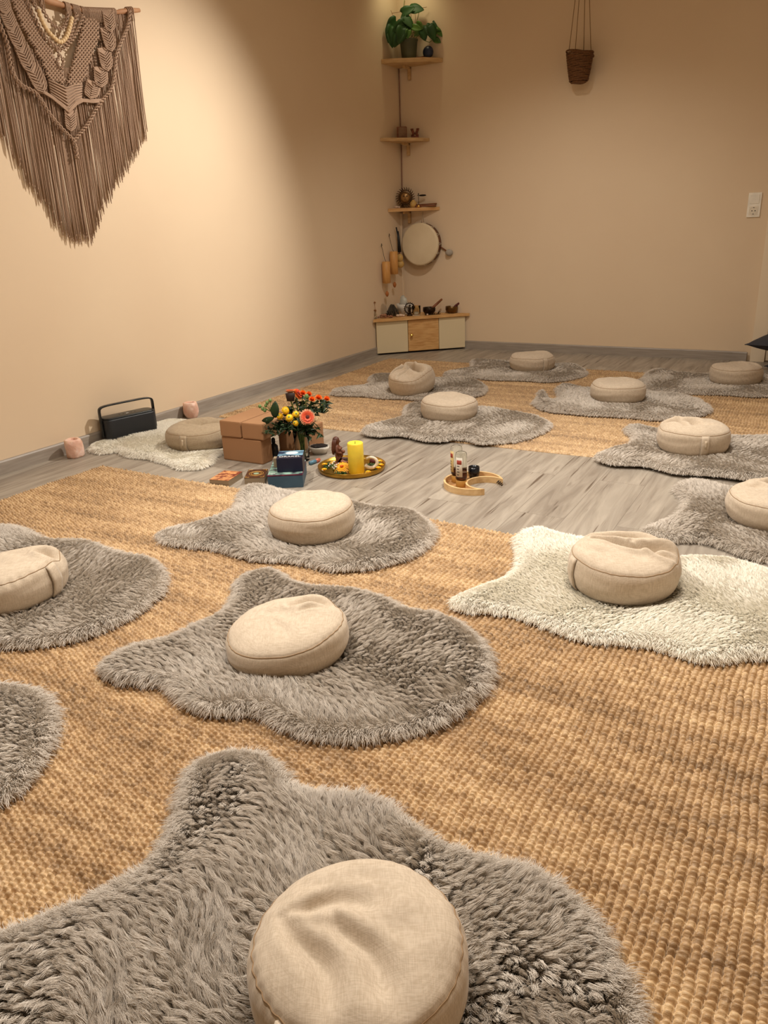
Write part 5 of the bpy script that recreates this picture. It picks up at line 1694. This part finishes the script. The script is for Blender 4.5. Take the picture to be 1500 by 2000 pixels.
def button(px_, py_, dep, label, r_=.0165):
    t = flower_root('yellow_chrysanthemum', label, 'flower', 'yellow button chrysanthemums in the vase')
    p = fpt(px_, py_, dep); n_ = (TVU + RG * random.uniform(-.4, .4)).normalized()
    g_ = G(); stem_to(g_, p - n_ * .008); g_.build('stem', M['stem'], t)
    g_ = G()
    for k, (rr_, lf) in enumerate(((1.0, .001), (.92, .006), (.78, .010), (.6, .013))): petals(g_, p - n_ * .004, n_, 16 - 2 * k, .003, r_ * rr_, .006, lf, k, curl=.004)
    g_.ball(p, r_ * .82, 14, 10, (1, 1, .72), frame_of(n_), wob=lambda a, i: 1 + .05 * math.sin(a * 7 + i * 2.4)); g_.build('bloom', M['yellow_petal'], t)
    g_ = G(); g_.ball(p + n_ * .0095, r_ * .26, 10, 6, (1, 1, .4), frame_of(n_)); g_.build('eye', M['berry'], t)


button(565, 793, .05, 'uppermost yellow button flower of the five in the bouquet', .019)
button(552, 803, .05, 'yellow button flower furthest to the left in the bouquet')
button(572, 805, .07, 'yellow button flower in the centre of the row of three', .018)
button(585, 800, .06, 'yellow button flower touching the coral gerbera')
button(583, 815, .075, 'lowest, half open yellow button flower under the others', .014)


def gerbera(px_, py_, dep, r_, n_, label, m1, m2, mc, name='gerbera'):
    t = flower_root(name, label, 'flower', 'gerberas in the vase')
    p = fpt(px_, py_, dep)
    g_ = G(); stem_to(g_, p - n_ * .012, .0028); g_.build('stem', M['stem'], t)
    g_ = G(); petals(g_, p, n_, 30, .008, r_, .0075, .004, 0, .008); petals(g_, p + n_ * .002, n_, 26, .008, r_ * .86, .007, .006, 1, .004); g_.build('outer_petals', m2, t)
    g_ = G(); petals(g_, p + n_ * .004, n_, 26, .006, r_ * .78, .0065, .006, 2, .002); petals(g_, p + n_ * .006, n_, 20, .004, r_ * .5, .005, .006, 3); g_.build('inner_petals', m1, t)
    g_ = G(); g_.ball(p + n_ * .007, r_ * .26, 14, 8, (1, 1, .5), frame_of(n_)); g_.build('disc', mc, t)
    g_ = G(); g_.ball(p - n_ * .007, r_ * .3, 12, 8, (1, 1, .8), frame_of(n_)); g_.build('calyx', M['stem'], t)
    return t


gerbera(607, 805, .075, .036, (TV + Vector((0, 0, .35)) + RG * .25).normalized(), 'open coral gerbera with pale petal tips facing the room', M['coral'], M['peach'], M['maroon'])
gerbera(588, 769, -.01, .028, (TV * .2 + Vector((0, 0, .6)) + RG * .9).normalized(), 'coral gerbera seen from its edge beside the dark backed bloom', M['coral'], M['orange'], M['maroon'])
tb = flower_root('gerbera', 'peach gerbera turned away, showing its dark back at the top', 'flower', 'gerberas in the vase')
p_ = fpt(575, 765, .02); nb_ = (Vector((0, 0, 1)) - TV * .25).normalized()
g_ = G(); stem_to(g_, p_ - nb_ * .03, .003); g_.build('stem', M['stem'], tb)
g_ = G(); g_.lathe([(.0, -.036), (.016, -.034), (.020, -.015), (.022, .0), (.0, .004)], p_, 18, frame_of(nb_)); g_.build('dark_cup', M['calyx'], tb)
g_ = G(); petals(g_, p_, nb_, 18, .006, .026, .009, .014, 0, .004); petals(g_, p_ + nb_ * .003, nb_, 14, .004, .020, .008, .014, 1); g_.build('petals', M['peach'], tb)


def rose(px_, py_, dep, r_, label):
    t = flower_root('orange_spray_rose', label, 'flower', 'orange spray roses in the vase')
    p = fpt(px_, py_, dep); n_ = (Vector((0, 0, 1)) + TV * .5 + RG * .3).normalized()
    g_ = G(); stem_to(g_, p - n_ * .012); g_.build('stem', M['stem'], t)
    g_ = G()
    for k, (rr_, lf) in enumerate(((1.0, .008), (.85, .013), (.66, .016), (.45, .018))): petals(g_, p - n_ * .006, n_, 8 - k, .002, r_ * rr_, .016 - .003 * k, lf, k, curl=.003)
    g_.build('bloom', M['orange'], t)
    g_ = G()
    for a in range(4):
        d = RG * math.cos(a * 1.7) + TV * math.sin(a * 1.7)
        leaf_mesh(g_, p - n_ * .012 + Vector((0, 0, -.006 * a)), .022, .009, math.atan2(d.y, d.x), -.2)
    g_.build('leaves', M['leaf_dark'], t)


rose(598, 768, -.02, .014, 'orange spray rose nearest the dark backed gerbera')
rose(611, 768, .01, .013, 'orange spray rose left of the paired one, high in the bouquet')
rose(617, 776, .03, .015, 'orange spray rose hanging lowest in the orange cluster')
rose(629, 776, .0, .016, 'orange red spray rose second from the right end')
rose(645, 778, .01, .014, 'orange spray rose at the outermost right of the bouquet')
t = flower_root('flower_bud_stem', 'pale green unopened bud between the orange roses', 'bud', BG)
g_ = G(); p_ = fpt(607, 771, .03); stem_to(g_, p_); g_.build('stem', M['stem'], t)
g_ = G(); g_.ball(p_, .009, 10, 8, (1, 1, 1.3)); g_.build('bud', M['berry'], t)
t = flower_root('berry_sprig', 'sprig of green buds reaching out to the left of the bouquet', 'sprig', BG)
g_ = G(); p_ = fpt(535, 795, .04); stem_to(g_, p_); ends = [fpt(*q, .04) for q in ((515, 785), (520, 790), (527, 784), (530, 779), (536, 775), (524, 793))]
for e_ in ends: g_.tube([p_, p_.lerp(e_, .6) + Vector((0, 0, .004)), e_], .0012, 5)
g_.build('stem', M['stem'], t)
for e_ in ends:
    g_ = G(); g_.ball(e_, .0075, 10, 7, (1, 1, 1.15)); g_.build('berry', M['berry'], t)
t = flower_root('leafy_branch', 'branch with broad dark green leaves left of the yellow flowers', 'branch', BG)
g_ = G(); p_ = fpt(545, 812, .03); stem_to(g_, p_); g_.build('stem', M['stem'], t)
for (px_, py_, L_, w__, ang) in ((543, 806, .075, .038, 1.45), (541, 806, .055, .026, 3.35), (532, 806, .03, .02, 4.2)):
    g_ = G()
    c = fpt(px_, py_, .05)
    d = (RG * math.cos(ang) + Vector((0, 0, math.sin(ang)))).normalized(); sd = d.cross(TV).normalized()
    vs, fs = [], []
    for i in range(9):
        tt = i / 8; hw = w__ * .5 * math.sin(PI * min(1, tt * .95 + .04)) ** .7
        for j in (-1, 0, 1): vs.append(c + d * L_ * tt + sd * hw * j + TV * (.004 * abs(j) + .01 * math.sin(tt * 3)))
    for i in range(8):
        for j in range(2): fs.append([i * 3 + j, i * 3 + j + 1, (i + 1) * 3 + j + 1, (i + 1) * 3 + j])
    g_.add(vs, fs); o = g_.build('leaf', M['leaf_dark'], t); sd_ = o.modifiers.new('thick', 'SOLIDIFY'); sd_.thickness = .0008
# filler greenery: one branchlet each
rf = random.Random(12)
FL = ['filler greenery drooping over the foam block', 'filler greenery low on the left side of the bouquet', 'filler greenery under the yellow flowers', 'filler greenery behind the yellow flowers',
      'filler greenery under the coral gerbera', 'filler greenery low beside the vase rim', 'filler greenery below the orange roses', 'filler greenery reaching right under the last rose',
      'filler greenery in the heart of the bouquet', 'filler greenery at the back of the bouquet']
for k, (px_, py_, dep) in enumerate(((538, 828, .05), (548, 820, .04), (566, 822, .07), (572, 796, .0), (604, 826, .06), (612, 832, .05), (610, 788, .02), (636, 792, .01), (588, 812, .04), (592, 790, -.04))):
    t = flower_root('greenery_sprig', FL[k], 'greenery', 'filler greenery in the vase')
    top = fpt(px_, py_, dep)
    g_ = G(); pts = stem_to(g_, top, .0016); g_.build('stem', M['leaf_dark'], t)
    g_ = G()
    for j in range(56):
        q = pts[5 + rf.randrange(7)] if rf.random() < .5 else top + Vector((rf.uniform(-.03, .03), rf.uniform(-.03, .03), rf.uniform(-.03, .015)))
        leaf_mesh(g_, q, rf.uniform(.022, .040), rf.uniform(.008, .015), rf.uniform(0, 2 * PI), rf.uniform(-.5, 1.1), rf.uniform(-1, 1))
    g_.build('leaves', M['leaf_dark'], t)
t = flower_root('long_leaf', 'single long green leaf sticking out right below the coral gerbera', 'leaf', None)
g_ = G(); leaf_mesh(g_, fpt(600, 826, .06), .055, .018, math.atan2(RG.y, RG.x), -.25); o = g_.build('blade', M['leaf_dark'], t); g_ = G(); g_.tube([Vector((.01, 0, .02)), Vector((.015, .005, .135)), fpt(600, 826, .06)], .0015, 5); g_.build('stem', M['stem'], t)

# ------------------------------------------------------------------ smudge bowl, lighter
t = thing('smudge_bowl', 'white shallow dish of burnt dark herbs behind the vase', 'dish', (1.172, -3.085, 0), .5)
g_ = G()
loft(g_, [(rrect(.060, .050, .018), 0), (rrect(.088, .076, .026), .022), (rrect(.096, .084, .030), .034)])
g_.v = g_.v
g_.build('dish', M['ceramic'], t)
g_ = G(); g_.ball((0, 0, .033), .042, 18, 10, (1, .85, .22), wob=lambda a, i: 1 + .10 * math.sin(a * 5 + i * 2)); g_.build('herbs', M['char'], t)
t = thing('lighter', 'small blue and coral lighter lying beside the vase', 'lighter', (1.245, -3.232, .0), 1.45)
g_ = G(); g_.tube([(-.034, 0, .009), (.004, 0, .009)], .009, 12); g_.build('body', M['lighter'], t)
g_ = G(); g_.tube([(.004, 0, .009), (.028, 0, .009)], .0088, 12); g_.tube([(.028, 0, .009), (.034, 0, .010)], .006, 10); g_.build('head', M['lighter_red'], t)

# ------------------------------------------------------------------ gold tray with candle and offerings
TX, TY = 1.447, -3.243
t = thing('gold_tray', 'round gold metal tray holding the candle and flowers', 'tray', (TX, TY, 0))
g_ = G(); g_.lathe([(.0, 0), (.138, 0), (.145, .004), (.148, .022), (.146, .023), (.142, .006), (.136, .0035), (.0, .0035)], seg=72, cap=False); g_.build('tray', M['gold'], t)
TZ = .0038
cn = thing('pillar_candle', 'tall yellow pillar candle on the gold tray', 'candle', (1.497, -3.285, TZ))
g_ = G(); g_.lathe([(.0, 0), (.0325, 0), (.034, .0015), (.034, .127), (.0325, .132), (.030, .1335), (.026, .130), (.012, .1275), (.0, .127)], seg=48, cap=False, wob=lambda a, i: 1 + (.006 * math.sin(3 * a) if i > 3 else 0)); g_.build('wax', M['yellow_wax'], cn)
g_ = G(); g_.tube([(0, 0, .126), (.0005, 0, .133), (.001, 0, .138)], .0012, 6); g_.build('wick', M['black'], cn)

# seated figure
st = thing('goddess_statuette', 'brown clay statuette of a seated long haired woman at the tray edge', 'statuette', (1.352, -3.205, TZ), .35)
J = {'pel': ((0, 0, .020), .019), 'bel': ((.004, 0, .040), .0185), 'che': ((.0, 0, .068), .016), 'nec': ((-.001, 0, .088), .0085), 'he1': ((.002, 0, .101), .0125), 'he2': ((.001, 0, .114), .0115),
     'shl': ((0, .017, .079), .0075), 'ell': ((.004, .025, .056), .0062), 'hal': ((.022, .009, .050), .0058), 'shr': ((0, -.017, .079), .0075), 'elr': ((.004, -.025, .056), .0062), 'har': ((.022, -.009, .050), .0058),
     'hil': ((.004, .014, .015), .013), 'knl': ((.040, .028, .012), .0100), 'ftl': ((.050, .0, .007), .0065), 'hir': ((.004, -.014, .015), .013), 'knr': ((.040, -.028, .012), .0100), 'ftr': ((.046, -.006, .009), .0065)}
names = list(J)
ed = [('pel', 'bel'), ('bel', 'che'), ('che', 'nec'), ('nec', 'he1'), ('he1', 'he2'), ('che', 'shl'), ('shl', 'ell'), ('ell', 'hal'), ('che', 'shr'), ('shr', 'elr'), ('elr', 'har'),
      ('pel', 'hil'), ('hil', 'knl'), ('knl', 'ftl'), ('pel', 'hir'), ('hir', 'knr'), ('knr', 'ftr')]
me = bpy.data.meshes.new('body'); me.from_pydata([J[n_][0] for n_ in names], [(names.index(a), names.index(b2)) for a, b2 in ed], [])
o = bpy.data.objects.new('body', me); COL.objects.link(o); o.parent = st; me.materials.append(M['clay'])
sk_ = o.modifiers.new('skin', 'SKIN'); sk_.use_smooth_shade = True
for i, n_ in enumerate(names):
    me.skin_vertices[0].data[i].radius = (J[n_][1], J[n_][1])
me.skin_vertices[0].data[0].use_root = True
ss_ = o.modifiers.new('sub', 'SUBSURF'); ss_.levels = 2; ss_.render_levels = 2
g_ = G()
g_.ball((.0145, 0, .103), .0022, 6, 5, (1.2, .8, 1.5))
for s0 in (-1, 1): g_.ball((.0125, s0 * .0045, .106), .0016, 6, 5, (.6, 1.4, .7))
g_.ball((.0125, 0, .0965), .0018, 6, 5, (.6, 1.8, .6)); g_.build('face', M['clay'], st)
g_ = G()
for s0 in (-1, 1): g_.ball((.013, s0 * .008, .070), .0075, 10, 8)
g_.ball((.012, 0, .042), .014, 12, 8); g_.build('belly_and_chest', M['clay'], st)
g_ = G(); g_.ball((-.004, 0, .108), .0155, 16, 10, (1, 1, 1.05))
for k in range(9):
    a = PI * .5 + PI * k / 8
    g_.tube([(math.cos(a) * .012 - .003, math.sin(a) * .014, .112), (math.cos(a) * .016 - .005, math.sin(a) * .017, .092), (math.cos(a) * .015 - .009, math.sin(a) * .019, .066), (math.cos(a) * .010 - .012, math.sin(a) * .014, .045)], .0045, 6, r2=.002)
g_.build('hair', M['clay'], st)
g_ = G(); g_.ball((.026, 0, .056), .0085, 12, 8); g_.build('held_orb', M['clay'], st)
g_ = G(); g_.lathe([(0, 0), (.034, 0), (.036, .004), (.030, .009), (0, .010)], (.014, 0, 0), 24, wob=lambda a, i: 1 + .04 * math.sin(3 * a)); g_.build('base', M['clay'], st)

gf = thing('yellow_gerbera_head', 'golden yellow flower head lying left of the pillar candle', 'flower head', (1.432, -3.300, TZ))
n_ = (TV * .5 + Vector((0, 0, 1)) - RG * .1).normalized()
g_ = G()
for k, (rr_, lf) in enumerate(((.038, .002), (.036, .006), (.030, .010), (.022, .013))): petals(g_, Vector((0, 0, .020)), n_, 26 - 3 * k, .004, rr_, .0062, lf, k, .010)
g_.build('petals', M['yellow_deep'], gf)
g_ = G(); g_.ball((0, 0, .026), .008, 10, 6, (1, 1, .6)); g_.ball((0, 0, .010), .010, 10, 8); g_.build('disc', M['orange'], gf)
t = thing('gypsophila_sprig', 'tiny white gypsophila blossoms in front of the statuette', 'sprig', (1.402, -3.318, TZ))
g_ = G()
tips = [Vector((rf.uniform(-.022, .022), rf.uniform(-.016, .016), rf.uniform(.012, .044))) for _ in range(16)]
for p in tips: g_.tube([(0, 0, .002), p * .5, p], .0007, 4)
g_.build('stalks', M['stem'], t)
g_ = G()
for p in tips: g_.ball(p, .0036, 6, 5)
tag(g_.build('blossoms', M['ceramic'], t), None, None, kind='stuff')


def sprig(loc, sz, n_, label):
    t = thing('moss_sprig', label, 'greenery', loc, 0, 'green sprigs on the gold tray')
    g_ = G()
    for k in range(n_):
        leaf_mesh(g_, (rf.uniform(-sz, sz), rf.uniform(-sz, sz) * .8, rf.uniform(.001, .010)), rf.uniform(.016, .028), rf.uniform(.004, .008), rf.uniform(0, 6.28), rf.uniform(0, .9), rf.uniform(-.8, .8))
    g_.build('leaves', M['moss'], t)


sprig((1.352, -3.270, TZ), .026, 46, 'green sprigs on the tray in front of the statuette')
sprig((1.455, -3.345, TZ), .026, 46, 'green sprigs at the front rim of the tray')
sprig((1.525, -3.195, TZ), .030, 56, 'green sprigs right of the pillar candle on the tray')
sprig((1.400, -3.160, TZ), .026, 40, 'green sprigs behind statuette and candle on the tray')
YL = ['small yellow blossom at the outer left rim of the tray', 'small yellow blossom under the gypsophila at the tray rim', 'small yellow blossom near the back right of the tray', 'larger yellow blossom at the right rim of the tray',
      'cream yellow blossom just below the right rim blossoms', 'yellow blossom right of the candle foot']
for k, (x, y, r_) in enumerate(((1.325, -3.272, .013), (1.365, -3.335, .012), (1.528, -3.138, .013), (1.560, -3.185, .014), (1.572, -3.225, .012), (1.560, -3.292, .012))):
    t = thing('yellow_blossom', YL[k], 'blossom', (x, y, TZ + .001), k, 'small blossoms round the tray')
    g_ = G(); petals(g_, Vector((0, 0, .006)), Vector((0, 0, 1)), 11, .002, r_, .007, .006, k); petals(g_, Vector((0, 0, .008)), Vector((0, 0, 1)), 8, .002, r_ * .7, .006, .007, k); g_.build('petals', M['yellow_petal'], t)
    g_ = G(); g_.ball((0, 0, .009), .004, 8, 6); g_.build('eye', M['berry'], t)
PL = ['loose pale petal between the front sprigs and candle', 'loose cream petal at the front rim left', 'loose white petal at the foot of the candle', 'loose yellow petal on the front rim', 'loose pale petal beside the outer left blossom', 'loose cream petal in front of the golden flower head']
for k, (x, y) in enumerate(((1.480, -3.360), (1.395, -3.362), (1.520, -3.335), (1.545, -3.322), (1.350, -3.318), (1.440, -3.372))):
    g_ = G(); g_.ball((0, 0, .003), .011, 10, 5, (1.2, .8, .28), wob=lambda a, i: 1 + .08 * math.sin(2 * a))
    tag(g_.build('petal', M['yellow_petal' if k in (0, 3) else 'shell'], loc=(x, y, TZ), rz=k * 1.3), PL[k], 'petal', 'loose petals on the tray')
g_ = G()
pts = [(.028 * math.cos(a), .0, .026 + .024 * math.sin(a)) for a in np.linspace(-PI * .85, PI * .75, 18)]
g_.tube(pts, lambda t: .010 - .005 * t, 8)
sh = g_.build('snail_shell', M['shell'], loc=(1.535, -3.228, TZ + .006), rz=YAW)
tag(sh, 'curled white shell ring standing right of the candle', 'shell')
g_ = G(); g_.ball((0, 0, .012), .016, 10, 8, (1.2, .9, .75), wob=lambda a, i: 1 + .08 * math.sin(3 * a + i)); tag(g_.build('brown_stone', M['maroon'], loc=(1.500, -3.145, TZ)), 'dark reddish stone at the back of the tray', 'stone')
g_ = G(); g_.ball((0, 0, .010), .013, 10, 8, (1.2, .9, .8)); tag(g_.build('clay_bead', M['clay'], loc=(1.428, -3.222, TZ)), 'rounded clay bead between statuette and candle', 'bead')

# ------------------------------------------------------------------ crescent tray, bottles, cup
KX, KY = 2.022, -3.248
KA = math.radians(-10)
cr_ = thing('crescent_moon_tray', 'pale oak crescent moon shaped tray on the grey planks', 'tray', (KX, KY, 0), KA)


def crescent(R, r_, d, n=40):
    xi = (R * R - r_ * r_ + d * d) / (2 * d); yi = math.sqrt(max(0, R * R - xi * xi))
    a0 = math.atan2(yi, xi); b0 = math.atan2(yi, xi - d)
    P = [(R * math.cos(a), R * math.sin(a)) for a in np.linspace(a0, 2 * PI - a0, n)]
    P += [(d + r_ * math.cos(a), r_ * math.sin(a)) for a in np.linspace(2 * PI - b0, b0, n)][1:-1]
    return P


Po = crescent(.118, .0758, .0628)
Pi_ = crescent(.1105, .0833, .0628)
n = len(Po)
g_ = G()
vs = [(x, y, 0) for x, y in Po] + [(x, y, .026) for x, y in Po] + [(x, y, .026) for x, y in Pi_] + [(x, y, .005) for x, y in Pi_]
fs = []
for i in range(n):
    j = (i + 1) % n
    fs += [[i, j, n + j, n + i], [n + i, n + j, 2 * n + j, 2 * n + i], [2 * n + i, 2 * n + j, 3 * n + j, 3 * n + i]]
fs.append(list(range(n))[::-1])
g_.add(vs, fs, True); g_.build('rim', M['oak'], cr_)
g_ = G(); g_.prism(Pi_, .001, .0055); g_.build('floor_panel', M['tray_floor'], cr_)


def bottle(x, y, h_, label, lm, rz):
    t = thing('oil_bottle', label, 'bottle', (x, y, .0058), rz, 'clear bottles on the crescent tray')
    g_ = G(); g_.lathe([(0, 0), (.0205, 0), (.0215, .002), (.0215, .026), (.019, .028), (0, .028)], seg=28); g_.build('cap', M['cork'], t)
    g_ = G(); g_.lathe([(.019, .028), (.0225, .036), (.0232, h_ - .012), (.021, h_ - .003), (.016, h_), (.008, h_ - .005), (0, h_ - .006)], seg=32, cap=False)
    gl_ = g_.build('glass', M['glass'], t)
    g_ = G(); g_.lathe([(0, .0285), (.0205, .034), (.0212, .036), (.0215, .058), (0, .058)], seg=28); g_.build('oil', M['oil'], t)
    # wrapped label
    def wrap(a0, a1, z0, z1, r_, m, nm, par):
        P = np.array([[(r_ * math.cos(a), r_ * math.sin(a), z) for z in np.linspace(z0, z1, 3)] for a in np.linspace(a0, a1, 10)])
        o = grid_mesh(nm, P, m, par); s_ = o.modifiers.new('thick', 'SOLIDIFY'); s_.thickness = .0004; return o
    lb_ = wrap(-2.5, -1.3, .045, h_ - .018, .0238, M[lm], 'paper_label', t)
    wrap(-2.3, -1.45, h_ - .045, h_ - .028, .0243, M['label_red'], 'red_band', lb_)
    for k in range(4): wrap(-2.25, -1.9 + .1 * (k % 2), .052 + k * .012, .055 + k * .012, .0243, M['hole'], 'small_print', lb_)
    return t


bottle(1.944, -3.236, .150, 'clear bottle behind, taller looking, with ochre label', 'label', -.35)
bottle(1.986, -3.284, .142, 'clear bottle in front with red banded label', 'label_white', .35)
cp = thing('black_cup', 'small black glazed cup behind the bottles', 'cup', (1.994, -3.176, .0058))
g_ = G(); g_.lathe([(0, 0), (.014, 0), (.020, .010), (.0235, .030), (.0225, .052), (.0205, .052), (.0215, .030), (.018, .012), (0, .006)], seg=32, cap=False); g_.build('cup', M['cup'], cp)
g_ = G()
for k in range(7): g_.tube([(.07 + .006 * k, .062 - .0035 * k + .004 * (k % 2), .007), (.074 + .006 * k, .070 - .004 * k, .016 + .004 * (k % 2))], .0016, 5)
tag(g_.build('herb_sticks', M['char'], loc=(KX, KY, 0), rz=KA), 'dark snippets lying in the upper arm of the crescent tray', 'herb sticks')
